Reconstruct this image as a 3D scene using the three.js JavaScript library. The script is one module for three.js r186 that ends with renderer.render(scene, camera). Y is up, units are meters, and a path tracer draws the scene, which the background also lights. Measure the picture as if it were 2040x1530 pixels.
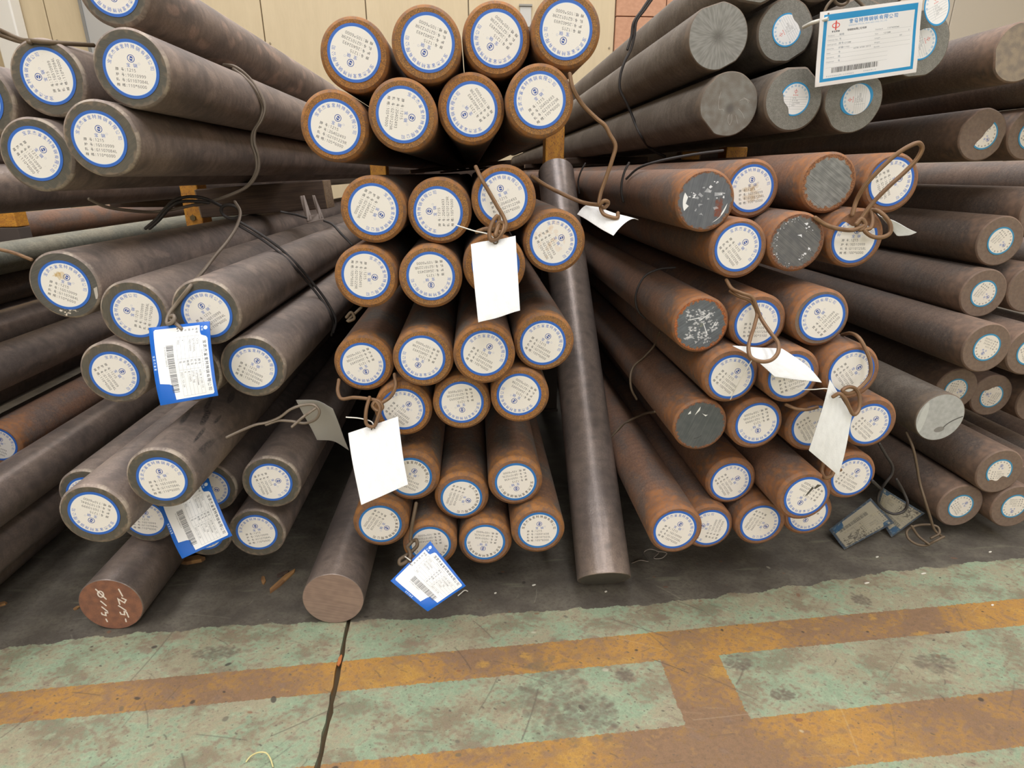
import * as THREE from 'three';
import { mergeGeometries } from 'three/addons/utils/BufferGeometryUtils.js';
import { RoundedBoxGeometry } from 'three/addons/geometries/RoundedBoxGeometry.js';
import { RectAreaLightUniformsLib } from 'three/addons/lights/RectAreaLightUniformsLib.js';
import { createNoise3D, createNoise2D } from 'simplex-noise';

// ---------------------------------------------------------------- camera, light, exposure
const scene = new THREE.Scene();
const CAM = new THREE.Vector3(0, 0.82, 0), FWD = new THREE.Vector3(0.06124773, -0.34305437, -0.9373166);
const camera = new THREE.PerspectiveCamera(67.265, 2040 / 1530, 0.05, 60);
camera.position.copy(CAM); camera.lookAt(CAM.clone().add(FWD)); camera.updateMatrixWorld();
const renderer = new THREE.WebGLRenderer({ antialias: true });
renderer.toneMapping = THREE.LinearToneMapping;
renderer.toneMappingExposure = 0.365;
renderer.shadowMap.enabled = true;
RectAreaLightUniformsLib.init();
scene.background = new THREE.Color(0x20201e);
const DAY = 0xf7f8fd;
function areaLight(name, w, h, p, target, intensity) {
  const l = new THREE.RectAreaLight(DAY, intensity, w, h);
  l.name = name; l.position.set(...p); l.lookAt(...target); scene.add(l);
}
// roof lights over the aisle and the bays, and the tall glazing of the wall behind the photographer
const ROOF = [[-3.2, -5.6], [0, -5.6], [3.2, -5.6], [-3.2, -1.6], [0, -1.6], [3.2, -1.6], [-3.2, 2.6], [0, 2.6], [3.2, 2.6]];
for (const [x, z] of ROOF) areaLight('roof_light', 1.5, 3.6, [x, 5.93, z], [x, 0, z], 17);
areaLight('glazing_light', 9, 2.8, [0, 3.0, 6.3], [0, 3.0, 0], 5.5);

// ---------------------------------------------------------------- helpers
let seed = 7;
const rnd = () => { seed = (seed + 0x6d2b79f5) | 0; let t = Math.imul(seed ^ (seed >>> 15), 1 | seed); t = (t + Math.imul(t ^ (t >>> 7), 61 | t)) ^ t; return ((t ^ (t >>> 14)) >>> 0) / 4294967296; };
const n3 = createNoise3D(rnd), n2 = createNoise2D(rnd);
const lerp = (a, b, t) => a + (b - a) * t, clamp = (x, a = 0, b = 1) => Math.min(b, Math.max(a, x));
const smooth = (a, b, x) => { const t = clamp((x - a) / (b - a)); return t * t * (3 - 2 * t); };
const mix = (a, b, t) => [lerp(a[0], b[0], t), lerp(a[1], b[1], t), lerp(a[2], b[2], t)];
const V = (x, y, z) => new THREE.Vector3(x, y, z);
const taken = {};
function numbered(name) { const n = taken[name] ?? 0; taken[name] = n + 1; return n ? name + '_' + String(n).padStart(3, '0') : name; }
function tag(o, label, category, group, kind) {
  if (label) o.userData.label = label; if (category) o.userData.category = category; if (group) o.userData.group = group; if (kind) o.userData.kind = kind; return o;
}
function mesh(name, geo, mat, parent = scene) {
  const m = new THREE.Mesh(geo, mat); m.name = parent === scene ? numbered(name) : name; m.castShadow = m.receiveShadow = true; parent.add(m); return m;
}
function group(name, p = [0, 0, 0]) { const g = new THREE.Group(); g.name = numbered(name); g.position.set(...p); scene.add(g); return g; }
// the point where the sight line through a pixel of the 2040 x 1530 photograph meets the upright plane at depth z, and the floor
const F = 1150, RIGHT = V(0.99787191, 0, 0.06520463), UP = V().crossVectors(RIGHT, FWD);
const ray = (u, v) => FWD.clone().addScaledVector(RIGHT, (u - 1020) / F).addScaledVector(UP, (765 - v) / F);
const atZ = (u, v, z) => { const d = ray(u, v); return d.multiplyScalar(z / d.z).add(CAM); };
const onFloor = (u, v, h = 0) => { const d = ray(u, v); return d.multiplyScalar((h - CAM.y) / d.y).add(CAM); };
function dataTex(w, h, fn, srgb = true) {
  const a = new Uint8Array(w * h * 4);
  for (let j = 0; j < h; j++) for (let i = 0; i < w; i++) {
    const c = fn((i + 0.5) / w, (j + 0.5) / h), o = (j * w + i) * 4;
    a[o] = clamp(c[0], 0, 255); a[o + 1] = clamp(c[1], 0, 255); a[o + 2] = clamp(c[2], 0, 255); a[o + 3] = 255;
  }
  const t = new THREE.DataTexture(a, w, h, THREE.RGBAFormat);
  t.wrapS = t.wrapT = THREE.RepeatWrapping; t.magFilter = THREE.LinearFilter; t.minFilter = THREE.LinearMipmapLinearFilter; t.generateMipmaps = true;
  if (srgb) t.colorSpace = THREE.SRGBColorSpace; t.needsUpdate = true; return t;
}
function canvasTex(w, h, draw) {
  const c = document.createElement('canvas'); c.width = w; c.height = h; draw(c.getContext('2d'), w, h);
  const t = new THREE.CanvasTexture(c); t.colorSpace = THREE.SRGBColorSpace; t.anisotropy = 8; return t;
}
const std = (o) => new THREE.MeshStandardMaterial(o);
const box = (w, h, d, x = 0, y = 0, z = 0) => new THREE.BoxGeometry(w, h, d).translate(x, y, z);

// strokes of the characters printed on the stickers and tags, on a ten by ten grid
const GLYPH = {
  宝: '5051 13129293 2484 2686 1999 5459 7788', 武: '2151 1393 6065769998 8192 4448 2528 4666 1968', 杰: '1292 5056 5216 5296 2819 4849 6869 8899',
  富: '5051 13129293 3474 3575 2686892926 5659 2888', 意: '5051 2181 3233 7273 1393 3474773734 3676 1819 38497978 8899', 特: '1014 2029 1343 0645 5191 7073 4393 4595 848979 5667',
  殊: '0141 2115 134319 2536 6153 5292 4494 7079 7448 7498', 钢: '2003 1242 1434 0646 242948 5159 51919989 6387 8367', 有: '1292 5016 3439 34848979 3686 3787',
  限: '1019 1040234526 50909454 5292 505978 6599 9577', 公: '3105 6195 452979 6789', 司: '11919979 1363 2565682825', 牌: '101609 3034 1343 163639 7061 5191955551 5393 4797 7579',
  号: '3070733330 1595 4536867959', 炉: '1214 4234 202509 2648 7071 52929555 525649', 轧: '0141 200444 2329 0746 60689896', 规: '0242 0444 202409 2548 5156 519196 727559 85899998',
  格: '0242 2029 2306 2345 6053 619155 6295 5696995956', 青: '2181 2282 1393 5053 3439 34747969 3676 3777', 岛: '5041 21817464 212686897969 3545 38387838 7578', 铁: '2003 1242 1434 0646 242948 6153 5292 4595 7055 7549 7599',
};
function glyph(c, ch, x, y, s, lw = s * 0.09) {
  if (!GLYPH[ch]) return; c.lineWidth = lw; c.lineCap = 'round'; c.lineJoin = 'round';
  for (const st of GLYPH[ch].split(' ')) {
    c.beginPath();
    for (let i = 0; i < st.length; i += 2) { const px = x + (+st[i] + 0.5) * s / 10.5, py = y + (+st[i + 1] + 0.5) * s / 10.5; i ? c.lineTo(px, py) : c.moveTo(px, py); }
    c.stroke();
  }
}
const words = (c, str, x, y, s, gap = s * 1.08, lw) => [...str].forEach((ch, i) => glyph(c, ch, x + i * gap, y, s, lw));

// ---------------------------------------------------------------- the hall
const S = (o) => { o.userData.kind = 'structure'; return o; };
const wallTone = (base, amp) => dataTex(256, 256, (u, v) => {
  const n = n3(u * 9, v * 9, 1) * 0.6 + n3(u * 40, v * 40, 2) * 0.4; return base.map((c) => c + n * amp);
});
const tanWall = std({ map: wallTone([208, 190, 156], 4), roughness: 0.85 }), paleWall = std({ color: 0xd6ccba, roughness: 0.9 }), steelWhite = std({ color: 0xe9e6dd, roughness: 0.6 });
const pinkBrick = std({ map: wallTone([196, 148, 118], 9), roughness: 0.9 }), jointTone = std({ color: 0x9c8f78, roughness: 0.9 });
const ZW = -8.2;
{
  const w = S(group('wall_back', [0, 0, ZW]));
  mesh('backing', box(15, 6.2, 0.2, 0, 3.1, -0.12), jointTone, w);
  for (let i = 0; i < 12; i++) {   // sheet panels with open vertical joints
    const x0 = -7.4 + i * 1.235, pw = i === 7 ? 0.565 : 1.222; if (i === 8) continue;
    mesh('panel', new RoundedBoxGeometry(pw, 6.15, 0.04, 2, 0.006).translate(x0 + pw / 2, 3.08, 0), x0 > 4 ? paleWall : tanWall, w);
    for (let k = 0; k < 7; k++) for (const e of [0.05, pw - 0.05]) mesh('rivet', new THREE.CylinderGeometry(0.012, 0.014, 0.01, 8).rotateX(Math.PI / 2).translate(x0 + e, 0.6 + k * 0.85, 0.024), jointTone, w);
  }
  for (let k = 0; k < 14; k++) for (let j = 0; j < 3; j++) {   // the pink blockwork pier between two panels
    const y = 0.22 + k * 0.44; mesh('block', new RoundedBoxGeometry(0.615, 0.43, 0.08, 1, 0.006).translate(2.13 + j * 0.625, y, 0.01), pinkBrick, w);
  }
  S(mesh('wall_left', box(0.2, 6.2, 15.2, -7.6, 3.1, -0.9), tanWall)); S(mesh('wall_right', box(0.2, 6.2, 15.2, 7.6, 3.1, -0.9), paleWall));
  const wf = S(group('wall_front', [0, 0, 6.6]));
  mesh('panel', box(15, 1.5, 0.2, 0, 0.75, 0), tanWall, wf); mesh('panel', box(15, 1.75, 0.2, 0, 5.3, 0), tanWall, wf);
  for (const s of [-1, 1]) mesh('panel', box(2.95, 2.95, 0.2, s * 6.02, 2.96, 0), tanWall, wf);
  const win = S(group('window_1', [0, 3.0, 6.52]));
  mesh('glazing', box(9.1, 2.9, 0.03), std({ color: 0xffffff, emissive: DAY, emissiveIntensity: 1.2, roughness: 0.4 }), win);
  for (let i = 0; i <= 6; i++) mesh('mullion', box(0.06, 2.9, 0.08, -4.5 + i * 1.5, 0, -0.02), steelWhite, win);
  for (const y of [-1.42, 0, 1.42]) mesh('transom', box(9.1, 0.06, 0.08, 0, y, -0.02), steelWhite, win);
  const c = S(group('ceiling', [0, 6.1, -0.9]));
  mesh('deck', box(15.4, 0.15, 15.4, 0, 0.08, 0), paleWall, c);
  for (let i = 0; i < 6; i++) mesh('joist', box(15, 0.1, 0.08, 0, -0.05, -6.6 + i * 2.6), steelWhite, c);
  for (const [x, z] of ROOF) {
    const r = tag(group('roof_light_fitting', [x, 5.97, z]), 'long white rectangular roof light fixed under the ceiling', 'roof light', 'roof lights of the hall');
    mesh('diffuser', box(1.5, 0.02, 3.6, 0, 0, 0), std({ color: 0xffffff, emissive: DAY, emissiveIntensity: 2 }), r);
    for (const s of [-1, 1]) { mesh('frame', box(0.04, 0.06, 3.7, s * 0.77, 0.01, 0), steelWhite, r); mesh('frame', box(1.58, 0.06, 0.04, 0, 0.01, s * 1.83), steelWhite, r); }
  }
  // white column and the grey notice board seen over the dark bars
  const col = tag(group('wall_column', [-5.3, 0, ZW + 0.14]), 'white square steel column standing against the tan back wall', 'column');
  mesh('shaft', new RoundedBoxGeometry(0.25, 5.8, 0.18, 2, 0.02).translate(0, 2.95, 0), steelWhite, col); mesh('foot_plate', box(0.4, 0.05, 0.22, 0, 0.028, 0), steelWhite, col);
  const bd = tag(group('wall_board', [-4.43, 1.7, ZW + 0.07]), 'light grey metal panel leaning on the tan back wall', 'panel');
  mesh('sheet', new RoundedBoxGeometry(0.5, 2.2, 0.03, 2, 0.01).translate(0.2, 0.2, 0), std({ color: 0xb9b8b4, roughness: 0.5, metalness: 0.2 }), bd);
  mesh('edge_strip', box(0.03, 2.2, 0.05, -0.06, 0.2, 0.005), std({ color: 0x8f8e8a, roughness: 0.5, metalness: 0.3 }), bd);
  const pl = tag(group('wall_plate', [0.7, 2.62, ZW + 0.035]), 'small grey plate fixed to the tan back wall above the rusty stack', 'plate');
  mesh('plate', new RoundedBoxGeometry(0.14, 0.22, 0.02, 2, 0.008), std({ color: 0xc4c1ba, roughness: 0.5 }), pl);
  mesh('hood', box(0.16, 0.02, 0.03, 0, 0.12, 0.01), std({ color: 0x97938a, roughness: 0.6 }), pl);
}

// ---------------------------------------------------------------- painted concrete floor in slabs, an open joint between two of them
const fbm2 = (x, y, o = 4) => { let s = 0, a = 0.5; for (let i = 0; i < o; i++) { s += a * n2(x, y); x = x * 2.03 + 17; y = y * 2.03 - 9; a *= 0.5; } return s; };
function floorTone(x, z, fine) {
  const w = 0.0012 * n2(x * 110, z * 110) + 0.0008 * n2(x * 25, z * 25), jag = 0.012 * fbm2(x * 9 + 3, z * 4, 3) + 0.0015 * n2(x * 90, z * 60);
  const edge = -0.928 - 0.056 * x + jag + 0.02 * Math.sin(x * 3.4 + 0.6);
  const big = fbm2(x * 2.2 + 5, z * 2.2, 3), mid = fbm2(x * 9, z * 13, 4), sml = fine ? fbm2(x * 60, z * 80, 3) : 0, grain = fine ? n2(x * 420, z * 420) : 0;
  const grime = [112, 98, 78];
  let c;
  if (z < edge) {                                    // bare oily concrete below the racks
    c = mix([84, 77, 68], [110, 103, 90], clamp(0.45 + mid * 0.9 + big * 0.4));
    c = mix(c, [58, 52, 45], clamp(sml * 0.7 + 0.1)); c = mix(c, [128, 126, 104], smooth(0.35, 0.7, fbm2(x * 4 + 2, z * 30, 3)) * 0.5);
  } else {
    const y1 = z > -0.832 - 0.054 * x + w && z < -0.766 - 0.053 * x + w, y2 = z > -0.637 - 0.05 * x + w && z < -0.548 - 0.045 * x + w, y3 = x > 0.317 + w && x < 0.4245 + w && z > -0.77 - 0.053 * x && z < -0.63 - 0.05 * x;
    if (y1 || y2 || y3) {
      c = mix([170, 126, 62], [128, 100, 74], clamp(0.55 + big * 1.2 + mid * 0.8 + sml * 0.8 + (y3 ? 0.3 : 0)));
      c = mix(c, [192, 146, 60], smooth(0.2, 0.6, mid - big * 0.3 + sml * 0.3) * 0.6); c = mix(c, [118, 90, 66], smooth(0.05, 0.6, sml) * 0.6);
    } else {
      c = mix([136, 152, 124], [150, 160, 132], clamp(0.5 + mid));
      c = mix(c, [148, 138, 112], clamp(0.5 + big * 0.9 + mid * 1.2 + sml * 0.8) * 0.85);
      c = mix(c, grime, smooth(-0.15, 0.55, fbm2(x * 6 + 30, z * 9, 5) + sml * 0.5) * 0.6); c = mix(c, [112, 98, 86], smooth(0.1, 0.6, sml) * 0.5);
      c = mix(c, [152, 168, 138], smooth(0.15, 0.6, fbm2(x * 24 + 70, z * 36, 4)) * 0.5);
    }
    if (n2(x * 70 + 9, z * 95) > 0.87) c = mix(c, [84, 76, 66], 0.7);
    c = mix(c, [122, 100, 84], smooth(0.6, 0.95, n2(x * 16 - 4, z * 24 + 3)) * 0.5);
  }
  const k = 1 + grain * 0.07 + sml * 0.12; return c.map((q) => q * k);
}
const FX0 = -1.15, FX1 = 1.6, FZ0 = -1.45, FZ1 = -0.42;
const floorFine = canvasTex(2048, 1024, (c, w, h) => {
  const im = c.createImageData(w, h);
  for (let j = 0; j < h; j++) for (let i = 0; i < w; i++) { const q = floorTone(lerp(FX0, FX1, i / w), lerp(FZ0, FZ1, j / h), true), o = (j * w + i) * 4; for (let k = 0; k < 3; k++) im.data[o + k] = q[k]; im.data[o + 3] = 255; }
  c.putImageData(im, 0, 0);
  const P = (x, z) => [(x - FX0) / (FX1 - FX0) * w, (z - FZ0) / (FZ1 - FZ0) * h];
  for (let i = 0; i < 420; i++) {                    // drag marks, scratches and chips in the paint
    const x = lerp(FX0, FX1, rnd()), z = lerp(-1.0, FZ1, rnd()), a = (rnd() < 0.6 ? 0.5 : 2.2) + (rnd() - 0.5) * 1.2, l = 0.01 + rnd() ** 3 * 0.13;
    c.strokeStyle = rnd() < 0.7 ? 'rgba(70,62,54,' + (0.15 + rnd() * 0.4) + ')' : 'rgba(205,200,175,' + (0.08 + rnd() * 0.16) + ')'; c.lineWidth = 0.6 + rnd() * 1.2;
    c.beginPath(); c.moveTo(...P(x, z)); c.quadraticCurveTo(...P(x + Math.cos(a) * l * 0.5 + 0.004, z + Math.sin(a) * l * 0.5), ...P(x + Math.cos(a) * l, z + Math.sin(a) * l)); c.stroke();
  }
  for (let i = 0; i < 520; i++) {
    const x = lerp(FX0, FX1, rnd()), z = lerp(-1.05, FZ1, rnd()), r = 0.5 + rnd() ** 4 * 3; c.fillStyle = ['rgba(52,46,40,.7)', 'rgba(120,78,56,.6)', 'rgba(90,84,72,.6)', 'rgba(196,190,170,.5)'][Math.floor(rnd() * 3.15)];
    const [px, py] = P(x, z); c.beginPath(); c.ellipse(px, py, r * (1 + rnd()), r, rnd() * 3, 0, 7); c.fill();
  }
  for (const [u, v, rx, ry] of [[1105, 1390, 34, 40], [1195, 1420, 16, 22], [1245, 1345, 9, 8], [1470, 1320, 14, 9], [1860, 1320, 22, 12], [1560, 1385, 12, 6], [430, 1300, 24, 8], [1715, 1195, 10, 10]]) {   // dried oil stains
    const p = onFloor(u, v), [px, py] = P(p.x, p.z);
    for (let k = 0; k < 420; k++) { const a = rnd() * 6.28, d = Math.sqrt(rnd()); c.fillStyle = 'rgba(98,88,74,' + (0.08 + rnd() * 0.14) + ')'; c.beginPath(); c.ellipse(px + Math.cos(a) * d * rx * 1.3, py + Math.sin(a) * d * ry * 2.2 * (0.8 + 0.4 * n2(a * 2, u)), 1 + rnd() * rx * 0.16, 1 + rnd() * ry * 0.2, rnd() * 3, 0, 7); c.fill(); }
  }
});
const floorCoarse = dataTex(640, 640, (u, v) => floorTone(lerp(-7.6, 7.6, u), lerp(6.7, ZW, v), false));
const bumpTex = dataTex(512, 512, (u, v) => { const q = 128 + 60 * fbm2(u * 20, v * 20, 3) + 50 * n2(u * 160, v * 160); return [q, q, q]; }, false);
floorFine.wrapS = floorFine.wrapT = THREE.ClampToEdgeWrapping;
const bumpFloor = bumpTex.clone(); bumpFloor.repeat.set(2.5, 1); bumpFloor.needsUpdate = true;
const fineFloorMat = std({ map: floorFine, bumpMap: bumpFloor, bumpScale: 0.0012, roughness: 0.78 }), coarseFloorMat = std({ map: floorCoarse, roughness: 0.8 });
const darkConcrete = std({ color: 0x4a443c, roughness: 0.95 });
{
  const fl = S(group('floor'));
  const slab = (name, pts, mat, x0, x1, z0, z1) => {   // outline in x, z; map laid out in metres
    const sh = new THREE.Shape(pts.map(([x, z]) => new THREE.Vector2(x, -z))), g = new THREE.ExtrudeGeometry(sh, { depth: 0.12, bevelEnabled: false });
    g.rotateX(-Math.PI / 2).translate(0, -0.12, 0);
    const p = g.attributes.position, uv = g.attributes.uv;
    for (let i = 0; i < p.count; i++) uv.setXY(i, (p.getX(i) - x0) / (x1 - x0), 1 - (p.getZ(i) - z0) / (z1 - z0));
    mesh(name, g, mat, fl);
  };
  const L = [], R = [];
  for (let i = 0; i <= 60; i++) { const z = lerp(FZ0, FZ1, i / 60), x = -0.262 + (z + 1) * 0.045 + 0.002 * n2(z * 40, 1), hw = (z < -0.98 ? 0.0012 : 0.0042) + 0.0016 * n2(z * 55, 4); L.push([x - hw - 0.0005, z]); R.push([x + hw, z]); }
  slab('slab', [[FX0, FZ0], ...L, [FX0, FZ1]], fineFloorMat, FX0, FX1, FZ0, FZ1);
  slab('slab', [[FX1, FZ1], ...R.slice().reverse(), [FX1, FZ0]], fineFloorMat, FX0, FX1, FZ0, FZ1);
  const far = (a, b, c, d) => slab('slab', [[a, c], [b, c], [b, d], [a, d]], coarseFloorMat, -7.6, 7.6, ZW, 6.7);
  far(-7.6, 7.6, ZW, FZ0); far(-7.6, FX0, FZ0, FZ1); far(FX1, 7.6, FZ0, FZ1); far(-7.6, 7.6, FZ1, 6.7);
  mesh('joint_filler', box(0.02, 0.04, FZ1 - FZ0, 0, -0.03, (FZ0 + FZ1) / 2).rotateY(0.045).translate(-0.219, 0, 0), std({ color: 0x54452f, roughness: 0.95 }), fl);
  mesh('sub_base', box(15.4, 0.1, 15.2, 0, -0.171, -0.75), darkConcrete, fl);
}

const AT = {   // diameter, x, y of the axis and z of the near end, in metres
  A1: [0.11, -0.5079, 0.9677, -1.0135], A2: [0.11, -0.6518, 0.9586, -1.0468], A3: [0.11, -0.5626, 0.8694, -0.993], A4: [0.11, -0.6825, 0.8471, -1.0235],
  A5: [0.11, -0.765, 0.9276, -1.0455], A6: [0.11, -0.557, 1.094, -1.1031], C1: [0.105, -0.1743, 0.9896, -1.0143], C2: [0.105, -0.0636, 1.0025, -0.9973],
  C3: [0.105, 0.0422, 1.0137, -1.0163], C4: [0.105, 0.1475, 1.0233, -0.9964], C5: [0.105, -0.2119, 0.8887, -0.9984], C6: [0.105, -0.1037, 0.9035, -0.9814],
  C7: [0.105, 0.0014, 0.9151, -1.0054], C8: [0.105, 0.1069, 0.924, -0.9781], D1: [0.105, -0.1596, 0.7647, -0.9817], D2: [0.105, -0.0538, 0.7621, -0.9888],
  D3: [0.105, 0.0507, 0.7809, -0.978], D4: [0.105, 0.1361, 0.712, -0.9874], D5: [0.105, -0.1801, 0.6572, -0.9809], D6: [0.105, -0.0724, 0.6579, -0.9696],
  D7: [0.105, 0.034, 0.6746, -0.9749], E1: [0.105, -0.2012, 0.4999, -0.9992], E2: [0.105, -0.091, 0.5198, -0.96], E3: [0.105, 0.0142, 0.5315, -0.9357],
  E4: [0.105, 0.1194, 0.5433, -0.9651], E5: [0.105, -0.1348, 0.4144, -0.9856], E6: [0.105, -0.0273, 0.4288, -0.9756], E7: [0.105, 0.0776, 0.4447, -0.9631],
  G1: [0.105, -0.1261, 0.2818, -0.974], G2: [0.105, -0.0335, 0.2314, -0.9796], G3: [0.105, 0.0704, 0.265, -0.9716], G4: [0.105, -0.1872, 0.1956, -0.9524],
  G5: [0.105, -0.0977, 0.1391, -0.9576], G6: [0.105, 0.0106, 0.1357, -0.9628], G7: [0.105, 0.113, 0.1681, -0.9494], F1: [0.115, -0.6952, 0.0578, -0.9242],
  F2: [0.115, -0.2818, 0.0578, -0.913], H1: [0.11, -0.6688, 0.6478, -0.9879], H2: [0.11, -0.5626, 0.6015, -0.9774], H3: [0.11, -0.4381, 0.6065, -0.956],
  H4: [0.11, -0.3834, 0.5063, -0.9712], H5: [0.11, -0.612, 0.5023, -0.9667], I1: [0.11, -0.5201, 0.3493, -0.8726], I2: [0.11, -0.63, 0.2942, -0.8585],
  I3: [0.11, -0.3974, 0.2624, -1.0036], I4: [0.11, -0.4446, 0.1443, -1.0123], I5: [0.11, -0.6687, 0.1679, -1.0428], J1: [0.12, 0.4875, 1.0719, -1.2672],
  J2: [0.12, 0.52, 0.95, -1.2549], J3: [0.12, 0.6479, 1.0932, -1.3195], J4: [0.12, 0.6405, 0.9578, -1.23], J5: [0.12, 0.7613, 0.9561, -1.2264],
  J6: [0.12, 0.8866, 1.0585, -1.2419], M1: [0.1, 0.3827, 0.7772, -0.974], M2: [0.1, 0.4918, 0.7938, -1.0461], M3: [0.1, 0.6096, 0.8043, -1.0101],
  M4: [0.1, 0.7237, 0.8037, -1.0123], M5: [0.1, 0.4473, 0.6998, -0.9691], M6: [0.1, 0.5476, 0.7098, -0.9703], M7: [0.1, 0.6555, 0.7146, -0.9768],
  N1: [0.1, 0.3879, 0.5745, -0.9471], N2: [0.1, 0.4886, 0.5776, -0.9445], N3: [0.1, 0.5889, 0.5879, -0.9272], O1: [0.1, 0.441, 0.4888, -0.9217],
  O2: [0.1, 0.5421, 0.4922, -0.9051], O3: [0.1, 0.6428, 0.4984, -0.8974], P1: [0.1, 0.4022, 0.3917, -0.9319], P2: [0.1, 0.503, 0.3936, -0.9263],
  P4: [0.1, 0.7218, 0.3887, -0.9279], Q1: [0.1, 0.491, 0.2561, -0.9625], Q2: [0.1, 0.5912, 0.267, -0.8807], Q3: [0.1, 0.7076, 0.2778, -0.9296],
  S1: [0.1, 0.3586, 0.2054, -0.8804], S2: [0.1, 0.4504, 0.1638, -0.9464], S3: [0.1, 0.5506, 0.1748, -0.9362], S4: [0.1, 0.6508, 0.1858, -0.9478],
  K1: [0.11, 1.086, 1.0445, -1.2282], K2: [0.11, 1.1331, 0.8998, -1.3222], K4: [0.11, 1.176, 0.6769, -1.2487], K5: [0.11, 1.1491, 0.5644, -1.2246],
  T1: [0.11, 0.995, 0.3256, -1.0808], T2: [0.11, 1.0994, 0.4653, -1.1268], T4: [0.11, 1.1949, 0.3125, -1.2743], T5: [0.11, 1.3033, 0.2898, -1.284],
  T7: [0.11, 1.17, 0.1892, -1.0785], T8: [0.11, 1.1206, 0.09, -1.0977], T9: [0.11, 1.2312, 0.0968, -1.0761], J7: [0.12, 0.565, 1.192, -1.3],
  J8: [0.12, 0.7, 1.205, -1.32], J10: [0.12, 0.7683, 1.083, -1.26], J11: [0.12, 0.835, 1.195, -1.3], H6: [0.11, -0.4939, 0.4995, -0.9725],
  I7: [0.11, -0.5671, 0.1238, -1.0495], I6: [0.11, -0.5383, 0.2308, -1.0475], I8: [0.11, -0.7777, 0.2188, -1.0577], I9: [0.1, -1.0842, 0.2415, -1.2533],
  K3: [0.11, 1.245, 0.902, -1.32], K6: [0.11, 1.2594, 0.5741, -1.2243], T3: [0.11, 1.217, 0.452, -1.14], P3: [0.1, 0.616, 0.3808, -0.935],
  T6: [0.11, 1.4134, 0.2775, -1.2664], U1: [0.1, -0.9449, 0.2236, -0.756], U2: [0.1, -0.9669, 0.1252, -0.7893], U3: [0.1, -1.12, 0.3921, -0.8],
  U4: [0.1, -1.25, 0.4286, -0.8], U5: [0.1, -1.0343, 0.0503, -0.8112], V1: [0.11, -1.7045, 0.531, -0.991], V2: [0.11, -1.7346, 0.4244, -1.0085],
  W1: [0.105, -1.06, 0.787, -1.0], W2: [0.105, -1.168, 0.788, -1.02], W3: [0.105, -1.276, 0.787, -1.0], W4: [0.105, -1.384, 0.788, -1.0], W5: [0.105, -1.113, 0.8795, -1.0], W6: [0.105, -1.221, 0.8795, -1.02], W7: [0.105, -1.33, 0.8795, -1.0], W8: [0.105, -1.492, 0.788, -1.0], K7: [0.11, 1.272, 0.736, -1.26], K8: [0.11, 1.25, 1.0135, -1.2], X8: [0.11, 1.66, 0.8, -1.3], X9: [0.11, 1.77, 0.8, -1.3], X10: [0.11, 1.9, 0.8, -1.3], X1: [0.11, 1.342, 0.12, -1.15], X2: [0.11, 1.455, 0.1, -1.15], X3: [0.11, 1.57, 0.1, -1.15], X4: [0.11, 1.372, 0.402, -1.2], X5: [0.11, 1.5, 0.4, -1.2], X6: [0.11, 1.385, 0.6, -1.2], X7: [0.11, 1.5, 0.6, -1.2],
  U7: [0.1, -1.22, 0.315, -0.9], U8: [0.1, -1.19, 0.2, -0.9], U9: [0.1, -1.15, 0.093, -0.9], U10: [0.1, -1.33, 0.262, -0.9], V3: [0.11, -1.95, 0.6058, -1.0], V4: [0.11, -1.7248, 0.314, -1.0028],
};

// ---------------------------------------------------------------- steel bars
// Shaft maps: u runs round the bar, v along it as 1 - exp(-s / 0.8) so that the near end is finest; tones are set out in metres along s.
const LEN = 0.8;
function shaftTex(fn, w = 400, h = 1200) {
  return dataTex(w, h, (u, v) => { const s = -LEN * Math.log(1 - Math.min(v, 0.9993)), a = u * Math.PI * 2; return fn(s, Math.cos(a) * 0.053, Math.sin(a) * 0.053, a); });
}
const N = (x, y, s, f, k = 0) => n3(x * f + k, y * f, s * f);
const bands = (s, x, y, k) => n3(s * 70 + k, x * 6, y * 6);            // roll marks round the bar
const scaleTex = (k, tint, rim = 1, scrape = false) => shaftTex((s, x, y) => {                   // grey-brown mill scale
  const b = N(x, y, s * 0.35, 14, k), m = N(x, y, s, 45, k), f = N(x, y, s, 190, k), r = bands(s, x, y, k);
  let c = mix([146, 130, 119], [114, 103, 97], clamp(0.5 + b * 0.6 + m * 0.2)); c = mix(c, tint, smooth(0.25, 0.8, N(x, y, s * 0.5, 22, k + 40) + 0.25 * m) * 0.5);
  c = mix(c, [88, 81, 77], smooth(0.3, 0.9, N(x, y, s * 1.2, 24, k + 70) + 0.35 * f) * 0.32);
  c = c.map((q) => q * (1 + f * 0.06 + r * 0.03));
  if (s < 0.007) c = mix(c, [182, 168, 150], rim * (0.1 + 0.75 * smooth(-0.2, 0.8, N(x, y, s, 26, k + 9) + 0.3 * f)));
  if (scrape) { const q = n3(s * 9 + 30 * x, y * 60, 3) , d = smooth(0.35, 0.6, q) * smooth(0.02, 0.06, s) * smooth(0.34, 0.2, s) * smooth(-0.01, 0.02, y); c = mix(c, [52, 50, 50], d * (0.55 + 0.4 * f)); }
  return c;
});
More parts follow.
